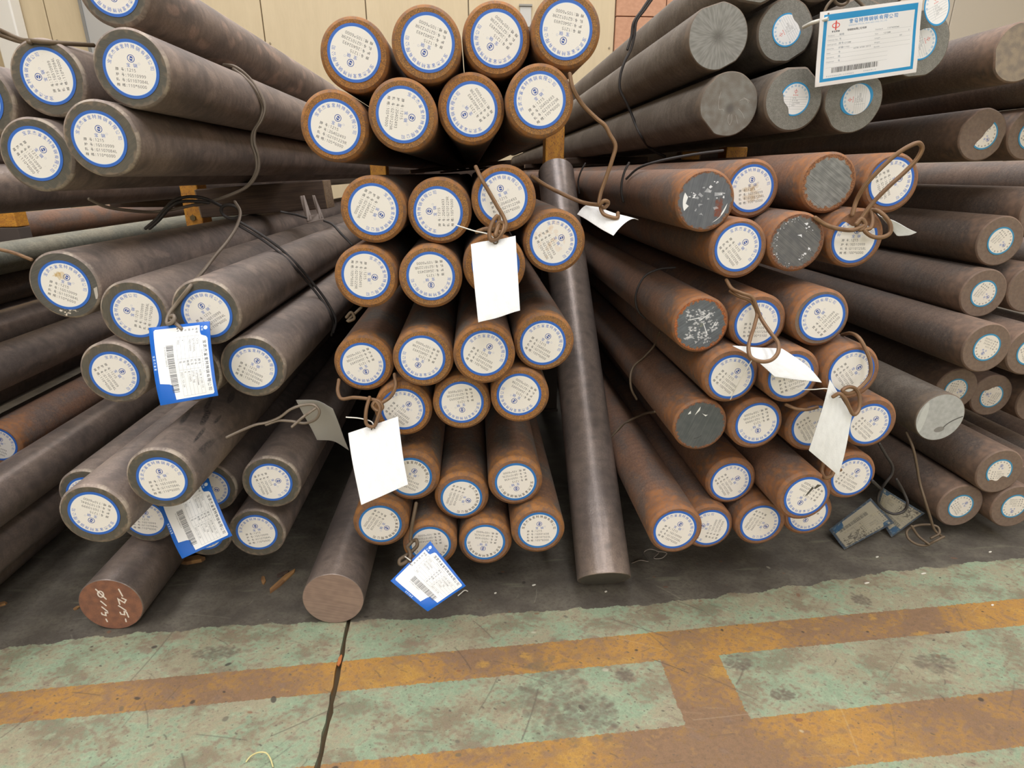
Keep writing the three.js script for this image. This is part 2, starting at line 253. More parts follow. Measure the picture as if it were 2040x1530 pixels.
const rustTex = (k, reach, hot, deep, grey) => shaftTex((s, x, y) => {  // rust eating in from the sawn end
  const b = N(x, y, s * 0.4, 16, k), m = N(x, y, s, 50, k), f = N(x, y, s, 210, k), r = bands(s, x, y, k);
  let c = mix(deep, grey, smooth(-0.3, 0.7, b + 0.4 * m)); const e = smooth(reach, reach * 0.15, s + reach * (0.45 * b + 0.3 * m + 0.25 * r));
  c = mix(c, mix(hot, deep, clamp(0.4 + f * 0.6 + m * 0.4)), e); c = mix(c, hot, smooth(0.45, 0.9, m) * 0.3);
  return c.map((q) => q * (1 + f * 0.1 + r * 0.05));
});
const shaftBump = shaftTex((s, x, y) => { const q = 128 + 55 * N(x, y, s, 60) + 45 * N(x, y, s, 260); return [q, q, q]; }, 512, 1024); shaftBump.colorSpace = THREE.NoColorSpace;
const shaftMat = (map, o = {}) => std({ map, bumpMap: shaftBump, bumpScale: 0.0004, roughness: 0.62, metalness: 0.15, ...o });
const SHAFT = {
  scale: shaftMat(scaleTex(0, [158, 140, 128])), scale2: shaftMat(scaleTex(5, [166, 146, 132])), copper: shaftMat(scaleTex(9, [196, 164, 146])),
  rust: shaftMat(rustTex(0, 0.045, [166, 112, 60], [112, 84, 66], [98, 88, 80]), { roughness: 0.8, metalness: 0 }),
  brown: shaftMat(rustTex(7, 0.075, [160, 106, 64], [118, 88, 70], [104, 86, 76]), { roughness: 0.78, metalness: 0 }),
  grey: shaftMat(rustTex(13, 0.03, [124, 108, 92], [102, 92, 82], [114, 105, 95]), { roughness: 0.75, metalness: 0.05 }),
  dull: shaftMat(rustTex(19, 0.07, [142, 116, 98], [110, 92, 80], [100, 88, 80]), { roughness: 0.75, metalness: 0.05 }),
  pale: shaftMat(rustTex(23, 0.3, [150, 150, 132], [128, 126, 112], [142, 136, 118])), scraped: shaftMat(scaleTex(41, [166, 146, 132], 1, true)), coal: shaftMat(scaleTex(31, [128, 114, 106], 0.15), { roughness: 0.36, metalness: 0.35 }),
};
function faceTex(fn, n = 384) { return dataTex(n, n, (u, v) => { const x = u * 2 - 1, y = v * 2 - 1; return fn(x, y, Math.hypot(x, y), Math.atan2(y, x)); }); }
const speck = (k, a, b, hot, dark) => faceTex((x, y, r) => {
  const m = n3(x * 5, y * 5, k), f = n3(x * 22, y * 22, k + 3), g = n3(x * 60, y * 60, k + 7); let c = mix(a, b, clamp(0.5 + m * 0.5 + f * 0.3));
  c = mix(c, hot, smooth(0.1, 0.75, f * 0.7 + g * 0.5)); c = mix(c, dark, smooth(0.15, 0.8, -f * 0.5 + g * 0.6) * 0.8); return c;
});
const sawn = (k, a, b, dir, edge, wear) => faceTex((x, y, r) => {
  const p = x * Math.cos(dir) + y * Math.sin(dir), q = -x * Math.sin(dir) + y * Math.cos(dir) + 0.05 * p * p, l = n3(q * 42, p * 1.2, k), l2 = n3(q * 130, p * 2.5, k + 2), m = n3(x * 3, y * 3, k + 5);
  let c = mix(a, b, clamp(0.5 + l * 0.35 + l2 * 0.3 + m * 0.3)); return mix(c, edge, smooth(wear, wear + 0.1, r + 0.1 * n3(x * 4, y * 4, k + 9)));
});
const FACE = {
  dark: std({ map: sawn(1, [92, 88, 78], [78, 74, 66], 0.4, [108, 96, 82], 0.9), roughness: 0.6, metalness: 0.15 }), dark2: std({ map: sawn(2, [98, 90, 78], [80, 76, 68], 1.9, [120, 104, 88], 0.92), roughness: 0.6, metalness: 0.15 }),
  rust: std({ map: speck(1, [156, 108, 60], [126, 88, 54], [200, 136, 60], [84, 64, 52]), roughness: 0.9, bumpMap: bumpTex, bumpScale: 0.0006 }), rust2: std({ map: speck(11, [150, 106, 62], [116, 86, 60], [200, 142, 68], [84, 70, 60]), roughness: 0.9, bumpMap: bumpTex, bumpScale: 0.0006 }),
  brown: std({ map: speck(4, [136, 98, 72], [118, 86, 66], [158, 108, 66], [100, 78, 66]), roughness: 0.88 }),
  dull: std({ map: speck(6, [122, 104, 90], [108, 90, 78], [134, 108, 88], [94, 82, 74]), roughness: 0.8 }),
  grey: std({ map: speck(8, [132, 130, 122], [116, 114, 106], [150, 146, 138], [96, 90, 82]), roughness: 0.65, metalness: 0.2 }),
};
// sawn ends that carry marks of their own: the left-over scraps of stickers, burrs and chalk are copied where they sit
function marked(base, draw) {
  return std({ map: canvasTex(512, 512, (c) => {
    const im = c.createImageData(512, 512);
    for (let j = 0; j < 512; j++) for (let i = 0; i < 512; i++) { const x = i / 256 - 1, y = 1 - j / 256, q = base(x, y, Math.hypot(x, y), Math.atan2(y, x)), o = (j * 512 + i) * 4; for (let k = 0; k < 3; k++) im.data[o + k] = clamp(q[k], 0, 255); im.data[o + 3] = 255; }
    c.putImageData(im, 0, 0); draw?.(c);
  }), roughness: 0.6, metalness: 0.1 });
}
const steelBase = (k, a, b, dir, ring, edge) => (x, y, r) => {
  const q = -x * Math.sin(dir) + y * Math.cos(dir), p = x * Math.cos(dir) + y * Math.sin(dir), l = n3(q * 26, p * 0.5, k) * 0.5 + n3(q * 80, p * 0.8, k) * 0.55 + n3(x * 3, y * 3, k + 4) * 0.35;
  return mix(mix(a, b, clamp(0.5 + l)), mix(edge, [edge[0] * 0.75, edge[1] * 0.7, edge[2] * 0.7], clamp(0.5 + n3(x * 14, y * 14, k))), smooth(ring, ring + 0.07, r + 0.06 * n3(x * 5, y * 5, k + 9)));
};
const scrap = (c, x, y, s, n, col = 'rgba(236,236,240,.95)') => { c.fillStyle = col; for (let i = 0; i < n; i++) { const px = x + (rnd() - 0.5) * s, py = y + (rnd() - 0.5) * s, l = 3 + rnd() * s * 0.28, a = rnd() * 6; c.beginPath(); c.moveTo(px, py); for (let k = 1; k < 5; k++) c.lineTo(px + Math.cos(a + k * 0.5) * l * (0.5 + rnd()), py + Math.sin(a + k * 0.5) * l * (0.4 + rnd() * 0.6)); c.fill(); } };
Object.assign(FACE, {
  peeled: marked(steelBase(1, [104, 106, 110], [88, 90, 96], 1.4, 0.9, [140, 92, 60]), (c) => {
    c.fillStyle = '#ecebea'; c.beginPath(); c.arc(256, 256, 205, 2.7, 3.5); c.lineTo(95, 225); c.lineTo(80, 280); c.lineTo(110, 300); c.fill();
    c.beginPath(); c.arc(256, 256, 208, 0.1, 1.15); c.lineTo(400, 400); c.fill(); for (let i = 0; i < 60; i++) { c.fillStyle = 'rgba(126,66,50,.35)'; c.beginPath(); c.ellipse(385 + (rnd() - 0.5) * 60, 310 + (rnd() - 0.5) * 150, 4 + rnd() * 12, 5 + rnd() * 20, 0.2, 0, 7); c.fill(); } scrap(c, 140, 215, 70, 9); scrap(c, 390, 200, 60, 10); scrap(c, 330, 120, 90, 5); scrap(c, 256, 250, 220, 12, 'rgba(205,205,208,.6)');
  }),
  brushed: marked(steelBase(3, [142, 142, 138], [106, 106, 104], 2.55, 0.82, [150, 102, 66])),
  flecked: marked(steelBase(5, [112, 110, 108], [88, 88, 90], 2.5, 0.86, [132, 88, 62]), (c) => { for (let i = 0; i < 46; i++) { const a = 1.7 + rnd() * 3, r = 195 + rnd() * 22; scrap(c, 256 + Math.cos(a) * r, 256 + Math.sin(a) * r, 34, 1); } scrap(c, 330, 400, 60, 12); scrap(c, 350, 130, 120, 8); scrap(c, 380, 350, 70, 5); }),
  smeared: marked(steelBase(7, [104, 108, 112], [84, 88, 92], 0.6, 0.86, [172, 100, 52]), (c) => {
    for (const [x, y, s, n] of [[170, 170, 110, 34], [270, 190, 120, 40], [380, 250, 80, 26], [190, 330, 120, 34], [300, 360, 130, 34], [360, 130, 90, 10]]) scrap(c, x, y, s, n, 'rgba(226,224,224,.62)');
    c.strokeStyle = 'rgba(235,235,235,.85)'; c.lineWidth = 9; for (const [a, b, d, e] of [[130, 210, 240, 190], [240, 220, 330, 150], [280, 240, 330, 350], [370, 290, 400, 230]]) { c.beginPath(); c.moveTo(a, b); c.lineTo(d, e); c.stroke(); } scrap(c, 270, 260, 40, 6, 'rgba(176,178,120,.8)');
  }),
  shards: marked(steelBase(9, [92, 94, 94], [76, 80, 80], 1.2, 0.9, [138, 92, 66]), (c) => { c.fillStyle = '#e6e6e2'; for (const q of [[190, 150, 240, 60, 235, 100], [260, 130, 330, 140, 300, 165], [120, 140, 145, 100, 150, 130]]) { c.beginPath(); c.moveTo(q[0], q[1]); c.quadraticCurveTo(q[2] - 20, q[3] + 20, q[2], q[3]); c.lineTo(q[4], q[5]); c.fill(); } c.strokeStyle = 'rgba(40,36,34,.7)'; c.lineWidth = 5; c.beginPath(); c.moveTo(210, 400); c.quadraticCurveTo(250, 400, 280, 370); c.stroke(); }),
  rayed: marked((x, y, r, a) => { const f = n3(Math.cos(a) * 9, Math.sin(a) * 9, r * 2.5), g = n3(x * 40, y * 40, 3), d = smooth(0.32, 0.02, r); return mix(mix([146, 144, 138], [118, 116, 110], clamp(0.5 + f * 0.5 + g * 0.35)), [84, 80, 74], clamp(d * (0.7 + g * 0.4))).map((q) => q * (1 + 0.06 * g)); }),
  chalked: marked((x, y, r, a) => { const g = n3(x * 30, y * 30, 5), m = n3(x * 3, y * 3, 6), d = smooth(0.25, 0.02, Math.hypot(x - 0.05, y + 0.12)); return mix(mix([128, 126, 118], [112, 104, 94], clamp(0.5 + m * 0.6 + g * 0.3)), [86, 82, 78], d * 0.8); }, (c) => { c.strokeStyle = 'rgba(214,210,204,.5)'; c.lineWidth = 2.5; for (const q of [[170, 150, 150, 240, 175, 300], [175, 300, 205, 285, 215, 312], [350, 225, 400, 190, 430, 240], [345, 290, 390, 320, 410, 365], [270, 330, 250, 380, 285, 420], [285, 420, 310, 380, 290, 335], [330, 340, 350, 390, 360, 410], [380, 200, 420, 215, 440, 230]]) { c.beginPath(); c.moveTo(q[0], q[1]); c.quadraticCurveTo(q[2], q[3], q[4], q[5]); c.stroke(); } }),
  bright: marked((x, y, r) => { const g = n3(x * 45, y * 45, 9), m = n3(x * 4, y * 4, 2); return mix([186, 186, 182], [158, 158, 154], clamp(0.5 + g * 0.4 + m * 0.3)); }, (c) => { c.strokeStyle = '#4c4a46'; c.lineWidth = 11; c.beginPath(); c.moveTo(500, 250); c.quadraticCurveTo(360, 300, 320, 370); c.stroke(); c.fillStyle = 'rgba(110,106,100,.7)'; c.beginPath(); c.ellipse(280, 390, 55, 30, -0.2, 0, 7); c.fill(); c.fillStyle = 'rgba(205,207,200,.6)'; c.beginPath(); c.ellipse(70, 260, 38, 170, 0.1, 0, 7); c.fill(); }),
  scaled: marked((x, y, r) => { const g = n3(x * 30, y * 30, 12), m = n3(x * 3, y * 3, 4); return mix([152, 136, 116], [128, 116, 104], clamp(0.5 + g * 0.4 + m * 0.7)); }),
  numbered: marked((x, y, r) => { const g = n3(x * 18, y * 18, 15), m = n3(x * 3, y * 3, 7); return mix([146, 98, 74], [122, 84, 68], clamp(0.5 + g * 0.3 + m * 0.6)); }, (c) => {
    c.save(); c.translate(256, 256); c.rotate(Math.PI / 2 + 0.05); c.strokeStyle = 'rgba(236,228,216,.92)'; c.lineWidth = 12; c.lineCap = 'round';
    const line = (...q) => { c.beginPath(); c.moveTo(q[0], q[1]); for (let i = 2; i < q.length; i += 2) c.lineTo(q[i], q[i + 1]); c.stroke(); };
    line(-160, -90, -90, -108); line(-70, -100, -50, -130, -20, -112, -60, -68, -5, -72); line(10, -60, 60, -110); line(75, -110, 70, -95, 105, -92, 98, -64, 78, -60); line(80, -112, 130, -120); line(150, -92, 178, -92);
    c.beginPath(); c.ellipse(-110, 62, 30, 22, 0, 0, 7); c.stroke(); line(-160, 92, -60, 28); line(-38, 74, 8, 40); line(22, 76, 68, 40); line(84, 40, 78, 58, 112, 60, 100, 88, 84, 90); line(150, 66, 176, 60); c.restore();
  }),
  flaked: marked(steelBase(14, [92, 88, 80], [78, 75, 70], 0.4, 1.3, [100, 90, 80]), (c) => { scrap(c, 215, 480, 60, 16, 'rgba(226,212,196,.9)'); scrap(c, 260, 472, 110, 10, 'rgba(226,212,196,.8)'); c.fillStyle = '#b9b0a6'; c.beginPath(); c.moveTo(500, 270); c.lineTo(470, 285); c.lineTo(468, 370); c.lineTo(490, 365); c.fill(); }),
  planed: marked(steelBase(11, [152, 128, 112], [132, 110, 98], 0.5, 1.2, [120, 100, 90])),
});

// printed stickers
const INK = '#3d3c3e', BLUEINK = '#6f83bd';
function sticker(kind) {
  const ring = { a: '#2c62b8', b: '#2a70b4', q: '#2a8fc4', k: '#3a87ac' }[kind.ring ?? 'a'], inner = kind.inner ?? 0.885;
  return canvasTex(768, 768, (c) => {
    const R = 384, p = (x) => R + x * R; c.fillStyle = ring; c.fillRect(0, 0, 768, 768); c.fillStyle = kind.paper ?? '#e6e0d8'; c.beginPath(); c.arc(R, R, R * inner, 0, 7); c.fill();
    c.strokeStyle = 'rgba(190,214,240,.9)'; c.lineWidth = 5; c.beginPath(); c.arc(R, R, R * inner, 0, 7); c.stroke();
    c.strokeStyle = kind.arc ?? BLUEINK; const text = '宝武杰富意特殊钢有限公司', name = kind.q ? '青岛特殊钢铁有限公司' : text;
    const span = kind.k ? 3.6 : 2.75;
    [...name].forEach((ch, i) => { c.save(); c.translate(R, R); c.rotate(-span / 2 + span * i / (name.length - 1) + 0.04); c.translate(0, -R * inner * 0.87); const s = R * (kind.k ? 0.13 : 0.155); glyph(c, ch, -s / 2, -s / 2, s); c.restore(); });
    if (kind.q) {
      c.strokeStyle = c.fillStyle = '#d0473f'; c.lineWidth = 10; c.beginPath(); c.moveTo(p(0), p(-0.6)); c.lineTo(p(0), p(-0.3)); c.stroke(); c.lineWidth = 7; c.beginPath(); c.ellipse(p(0), p(-0.45), 42, 24, 0, 0, 7); c.stroke(); words(c, '青岛特钢', p(-0.17), p(-0.27), 30, 34);
      c.strokeStyle = '#6b747c'; c.lineWidth = 3; for (let i = 0; i < 6; i++) { const y = -0.12 + i * 0.14, h = Math.sqrt(0.7 - y * y); c.beginPath(); c.moveTo(p(-h), p(y)); c.lineTo(p(h), p(y)); c.stroke(); } c.beginPath(); c.moveTo(p(-0.3), p(-0.12)); c.lineTo(p(-0.3), p(0.58)); c.stroke();
      c.fillStyle = INK; c.font = '44px monospace'; ['1215', '011102', '120*6000', '2021'].forEach((t, i) => c.fillText(t, p(-0.2), p(-0.02 + i * 0.14))); return;
    }
    const ly = kind.k ? -0.46 : -0.36, bx = 0.03;                        // round mark with a swirl, two characters under it
    c.strokeStyle = '#33509a'; c.lineWidth = 9; c.beginPath(); c.arc(p(bx), p(ly), 46, 0, 7); c.stroke(); c.fillStyle = '#33509a'; c.beginPath(); c.ellipse(p(bx) + 2, p(ly), 25, 31, 0, 0, 7); c.fill();
    c.strokeStyle = '#e6e0d8'; c.lineWidth = 8; c.beginPath(); c.arc(p(bx) - 4, p(ly) - 14, 15, 0.6, 3.4); c.stroke(); c.beginPath(); c.arc(p(bx) + 8, p(ly) + 14, 15, 3.6, 6.6); c.stroke();
    c.strokeStyle = '#5e74b4'; glyph(c, '宝', p(bx) - 74, p(ly) + 58, 56); glyph(c, '钢', p(bx) + 22, p(ly) + 58, 56); c.strokeStyle = 'rgba(110,125,180,.6)'; c.lineWidth = 3; c.beginPath(); c.arc(p(bx) + 104, p(ly) + 58, 13, 0, 7); c.stroke();
    c.strokeStyle = c.fillStyle = INK; c.font = '54px monospace';
    [['牌号', '1215'], ['炉号', kind.t[0]], ['轧号', kind.t[1]], ['规格', kind.t[2]]].forEach(([w, t], i) => {
      const y = 0.085 + i * 0.175; glyph(c, w[0], p(-0.56), p(y) - 40, 44, 4); glyph(c, w[1], p(-0.37), p(y) - 40, 44, 4); c.fillText(':' + t, p(-0.25), p(y));
    });
    for (let i = 0; i < 30; i++) { c.fillStyle = 'rgba(120,96,70,' + rnd() * 0.25 + ')'; c.beginPath(); c.arc(rnd() * 768, rnd() * 768, 1 + rnd() * 4, 0, 7); c.fill(); }
    kind.extra?.(c, p);
  });
}
const blot = (x, y, s, col, n = 26) => (c, p) => { c.fillStyle = col; for (let i = 0; i < n; i++) { c.beginPath(); c.ellipse(p(x + (rnd() - 0.5) * s), p(y + (rnd() - 0.5) * s), 10 + rnd() * 60, 8 + rnd() * 36, rnd() * 3, 0, 7); c.fill(); } };
const LT = ['1G510999', 'G1107084L', '110*6000'], CT = ['2G402493', 'G2101229R', '105*6000'], GT = ['1G501438', 'G8107323L', '105*6000'], RT = ['1G510999', 'G1107258L', '100*6000'], KT = ['1G60143', 'G110732L', '110*6000'];
const STICK = {
  L: { t: LT }, C: { t: CT }, G: { t: GT, ring: 'b', arc: '#5a5048' }, R: { t: RT }, S: { t: ['1G510999', 'G1107258L', '100*5100'] },
  stainC: { t: CT, extra: blot(-0.1, 0.1, 1.1, 'rgba(196,140,84,.12)') }, stainR: { t: RT, extra: blot(0.05, 0.2, 0.7, 'rgba(150,112,72,.16)', 30) }, stainL: { t: LT, extra: blot(-0.25, -0.35, 0.25, 'rgba(178,136,72,.3)', 8) },
  torn: { t: RT, extra: (c, p) => { c.fillStyle = '#4c4a44'; c.beginPath(); c.moveTo(p(0.05), p(0.55)); c.lineTo(p(-0.15), p(0.5)); c.lineTo(p(-0.3), p(0.8)); c.lineTo(p(-0.1), p(0.75)); c.lineTo(p(-0.02), p(0.1)); c.lineTo(p(0.05), p(0)); c.fill(); } },
  Q: { ring: 'q', arc: '#7fa9c9', q: 1, paper: '#e6e4e2', inner: 0.9 }, K: { t: KT, ring: 'k', arc: '#6a5c50', k: 1, paper: '#e0d8cc', inner: 0.88 },
};
const STMAT = {}; for (const k in STICK) STMAT[k] = std({ map: sticker(STICK[k]), roughness: 0.5 });
const discGeo = (R, outline) => {                                         // a thin disc of paper with its edge
  const pts = []; for (let i = 0; i < 72; i++) { const a = i / 72 * Math.PI * 2; let x = Math.cos(a) * R, y = Math.sin(a) * R; if (outline) [x, y] = outline(x / R, y / R).map((q) => q * R); pts.push(new THREE.Vector2(x, y)); }
  const g = new THREE.ExtrudeGeometry(new THREE.Shape(pts), { depth: 0.0005, bevelEnabled: false }), p = g.attributes.position, uv = g.attributes.uv;
  for (let i = 0; i < p.count; i++) uv.setXY(i, 0.5 + p.getX(i) / R * 0.498, 0.5 + p.getY(i) / R * 0.498); return g.translate(0, 0, 0.0003);
};
const chord = (nx, ny, d, wob = 0) => (x, y) => { const k = x * nx + y * ny, lim = d + wob * Math.sin((x * ny - y * nx) * 7); return k > lim ? [x - nx * (k - lim), y - ny * (k - lim)] : [x, y]; };
const DISC = { 80: discGeo(0.0402), 60: discGeo(0.0305), cutUpper: discGeo(0.0402, chord(0.1, 1, 0.6, 0.07)), cutLeft: discGeo(0.0305, chord(-0.85, -0.5, 0.62, 0.05)), half: discGeo(0.0305, chord(0.09, -0.994, 0.05, 0.03)), cutTie: discGeo(0.0305, chord(0.05, -0.99, 0.72, 0.03)), cutCorner: discGeo(0.0305, chord(0.75, 0.65, 0.72, 0.03)), wavy: discGeo(0.0305, chord(0.3, -0.95, 0.62, 0.12)), oval: discGeo(0.0305, (x, y) => [x * 0.92 - 0.12 * y, y * 1.08]), tall: discGeo(0.0305, chord(-0.95, 0.3, 0.75, 0.02)) };

// shaft with a bevelled rim, closed at the far end
const geoCache = {};
function barGeo(D, L, bevel, shape) {
  const key = [D, L, bevel, shape].join(); if (geoCache[key]) return geoCache[key];
  const R = D / 2, seg = 72, out = shape ? (a) => { let r = 1 + 0.012 * Math.sin(a * 3 + shape) + 0.008 * Math.sin(a * 7 + shape * 2); const flat = (b, d) => { const k = Math.cos(a - b); if (k > 0) r = Math.min(r, d / k); }; flat(shape * 1.7, 0.93); flat(shape * 2.9 + 2, 0.95); return r; } : () => 1;
  const rings = [[0, -bevel, 0.8], [bevel * 0.35, -bevel * 0.3, 0.6], [bevel, 0, 0.25], [bevel, 0, 0], [0.02, 0, 0], [0.06, 0, 0], [0.15, 0, 0], [0.3, 0, 0], [0.6, 0, 0], [1.2, 0, 0], [2.4, 0, 0], [L, 0, 0]].filter((q) => q[0] <= L);
  const pos = [], nor = [], uv = [], idx = [];
  rings.forEach(([s, dr, nz]) => { for (let i = 0; i <= seg; i++) { const a = i / seg * Math.PI * 2, k = lerp(1, out(a), Math.exp(-s / 0.25)), r = (R + dr) * Math.min(k, 1), l = Math.hypot(1, nz); pos.push(Math.cos(a) * r, Math.sin(a) * r, -s); nor.push(Math.cos(a) / l, Math.sin(a) / l, nz / l); uv.push(i / seg, 1 - Math.exp(-s / LEN)); } });
  for (let j = 0; j < rings.length - 1; j++) for (let i = 0; i < seg; i++) { const a = j * (seg + 1) + i, b = a + seg + 1; idx.push(a, b, a + 1, a + 1, b, b + 1); }
  const c0 = pos.length / 3, last = (rings.length - 1) * (seg + 1); pos.push(0, 0, -L); nor.push(0, 0, -1); uv.push(0.5, 0.999);
  for (let i = 0; i <= seg; i++) { const o = (last + i) * 3; pos.push(pos[o], pos[o + 1], pos[o + 2]); nor.push(0, 0, -1); uv.push(i / seg, 0.999); }
  for (let i = 0; i < seg; i++) idx.push(c0, c0 + 2 + i, c0 + 1 + i);
  const g = new THREE.BufferGeometry(); g.setAttribute('position', new THREE.Float32BufferAttribute(pos, 3)); g.setAttribute('normal', new THREE.Float32BufferAttribute(nor, 3)); g.setAttribute('uv', new THREE.Float32BufferAttribute(uv, 2)); g.setIndex(idx);
  const f = new THREE.BufferGeometry(), fp = [0, 0, 0], fu = [0.5, 0.5], fi = [];
  for (let i = 0; i <= seg; i++) { const a = i / seg * Math.PI * 2, r = (R - bevel) * Math.min(out(a), 1); fp.push(Math.cos(a) * r, Math.sin(a) * r, 0); fu.push(0.5 + Math.cos(a) * 0.49, 0.5 + Math.sin(a) * 0.49); if (i) fi.push(0, i, i + 1); }
  f.setAttribute('position', new THREE.Float32BufferAttribute(fp, 3)); f.setAttribute('uv', new THREE.Float32BufferAttribute(fu, 2)); f.setIndex(fi); f.computeVertexNormals();
  return (geoCache[key] = [g, f]);
}
const solid = [];                                                          // every bar axis, so that wires can be laid on them
function bar(id, shaft, face, st, label, grp, o = {}) {
  const [D, x, y, z] = AT[id], L = o.len ?? 6, b = group('steel_bar', [x, y, z]); tag(b, label, 'steel bar', grp);
  const [g, f] = barGeo(D, L, o.bevel ?? (shaft.startsWith('scale') ? 0.0035 : 0.005), o.shape ?? 0), sm = mesh('shaft', g, SHAFT[shaft], b); sm.rotation.z = o.turn ?? (o.shape ? 0 : rnd() * 6.28);
  const fm = mesh('end_face', f, FACE[face], b), fa = o.shape || o.still ? 0 : rnd() * 6.28; fm.rotation.z = fa;
  if (st) {
    const [kind, ang, cut, dx = (rnd() - 0.5) * 0.005, dy = (rnd() - 0.5) * 0.005] = st, small = kind === 'Q' || kind === 'K';
    const m = mesh('round_sticker', DISC[cut || (small ? 60 : 80)], STMAT[kind], fm); m.position.set(dx * Math.cos(fa) + dy * Math.sin(fa), dy * Math.cos(fa) - dx * Math.sin(fa), 0); m.rotation.z = -ang * Math.PI / 180 - fa;
    tag(m, small ? 'small white round sticker with a cyan rim' : 'white round sticker with a blue rim and printed numbers');
  }
  solid.push([D / 2, x, y, z, L]); return b;
}
const ORD = ['first', 'second', 'third', 'fourth'];
const row = (ids, shaft, face, kind, angs, text, grp, o) => ids.forEach((id, i) => bar(id, Array.isArray(shaft) ? shaft[i % shaft.length] : shaft, Array.isArray(face) ? face[i % face.length] : face, angs[i] === null ? null : [kind, angs[i]], typeof text === 'string' ? text.replace('#', ORD[i]) : text[i], grp, o));
const RF = ['rust', 'rust2'];
// central stack: orange rust, four bundles one above the other
let G = 'orange-rusted bars of the central stack';
row(['C1', 'C2', 'C3', 'C4'], 'rust', RF, 'C', [202, 200, 219, 190], 'orange-rusted bar, # from the dark-faced stack, upper row of the topmost bundle', G);
row(['C5', 'C6', 'C7', 'C8'], 'rust', RF, 'C', [22, 100, 234, -38], 'orange-rusted bar, # from the dark-faced stack, lower row of the topmost bundle', G);
row(['D1', 'D2', 'D3'], 'rust', RF, 'C', [120, -90, -20], 'orange-rusted bar, # from the dark-faced stack, upper row of the second bundle', G);
bar('D4', 'rust', 'rust2', ['stainC', 60], 'orange-rusted bar with a brown-stained sticker, touching the leaning bar', G);
row(['D5', 'D6', 'D7'], 'rust', RF, 'C', [97, 175, 100], ['orange-rusted bar, first from the dark-faced stack, lower row of the second bundle', 'orange-rusted bar with upside-down sticker, lower row of the second bundle', 'orange-rusted bar mostly hidden behind the wrinkled white blank tag'], G);
row(['E1', 'E2', 'E3', 'E4'], 'rust', RF, 'C', [159, 206, 32, 32], 'orange-rusted bar, # from the dark-faced stack, upper row of the third bundle', G);
row(['E5', 'E6', 'E7'], 'rust', RF, 'C', [42, 172, 212], 'orange-rusted bar, # from the dark-faced stack, lower row of the third bundle', G);
row(['G1', 'G2', 'G3'], 'rust', 'brown', 'G', [27, 111, 170], 'rusted bar, # from the dark-faced stack, upper row of the lowest central bundle', G, { bevel: 0.007 });
row(['G4', 'G5', 'G6', 'G7'], 'rust', 'brown', 'G', [124, 175, 190, 0], 'rusted bar, # from the dark-faced stack, bottom row of the lowest central bundle', G, { bevel: 0.007 });
// dark-faced stack
G = 'dark-faced grey-brown bars of the stack beside the rusty one';
const DF = ['dark', 'dark2'];
bar('A6', 'copper', 'dark', ['L', 175], 'grey bar with copper-coloured patches, lying on top of the dark-faced stack', G);
bar('A1', 'scale2', 'dark', ['L', 6], 'dark-faced bar carrying the copper-patched bar, upright sticker, wire round its shaft', G);
bar('A2', 'scale', 'dark2', ['L', -98], 'dark-faced bar with sideways sticker, level with the one under the copper-patched bar', G);
bar('A5', 'scale', 'dark', ['L', 40], 'outermost dark-faced bar of the topmost bundle, beyond the sideways-stickered one', G);
bar('A3', 'scale', 'dark2', ['L', 5], 'dark-faced bar with upright sticker, lower row of the topmost bundle', G);
bar('A4', 'scale', 'dark', ['L', 60], 'dark-faced bar with tilted sticker, outer end of the topmost lower row', G);
bar('H1', 'scale2', 'flaked', ['stainL', 22], 'dark-faced bar with chipped rim and yellow-stained sticker, middle bundle', G, { still: 1 });
bar('H2', 'scale2', 'dark2', ['L', -72], 'dark-faced bar above the blue printed tag, sticker turned sideways', G);
bar('H3', 'scale2', 'dark', ['L', -30], 'dark-faced bar whose sticker is crossed by a scratch, above the blue tag', G);
bar('H4', 'scale2', 'dark2', ['L', 30], 'dark-faced bar of the middle bundle closest to the rusty stack', G);
bar('H5', 'scale', 'dark2', ['L', 65], 'dark-faced bar with ridged rim, outer end of the middle bundle lower row', G);
bar('H6', 'scale', 'dark', null, 'dark-faced bar almost hidden behind the bright blue-edged tag', G);
bar('I1', 'scraped', 'dark', ['L', -10], 'dark-faced bar standing farthest out, black scrapes on its shaft', G, { turn: 0.3, bevel: 0.0035 });
bar('I2', 'scale2', 'dark2', ['L', 204], 'dark-faced bar with upside-down sticker and brown lower rim', G);
bar('I3', 'scale', 'dark', ['L', 74], 'dark-faced bar under the grey tag, sticker turned sideways, bottom bundle', G);
bar('I4', 'scale2', 'dark2', ['L', -8], 'dark-faced bar below the one under the grey tag, reddish shaft', G);
bar('I5', 'scale', 'dark', ['L', 10], 'dark-faced bar half hidden, between the marked floor bar and the upside-down sticker', G);
bar('I6', 'scale', 'dark2', ['L', 100], 'dark-faced bar half hidden behind the tilted blue tag, upper one', G);
bar('I7', 'scale', 'dark', ['L', 180], 'dark-faced bar almost wholly hidden behind the tilted blue tag, lower one', G);
bar('I8', 'scale', 'dark', ['L', 20], 'dark-faced bar peeping out behind the bar with the upside-down sticker', G);
bar('F1', 'coal', 'numbered', null, 'loose bar on the floor, red-brown end with handwritten white numbers', undefined, { bevel: 0.0015, len: 3, still: 1 });
bar('F2', 'coal', 'planed', null, 'loose bar on the floor with a plain pinkish sawn end', undefined, { bevel: 0.001, len: 0.99 });
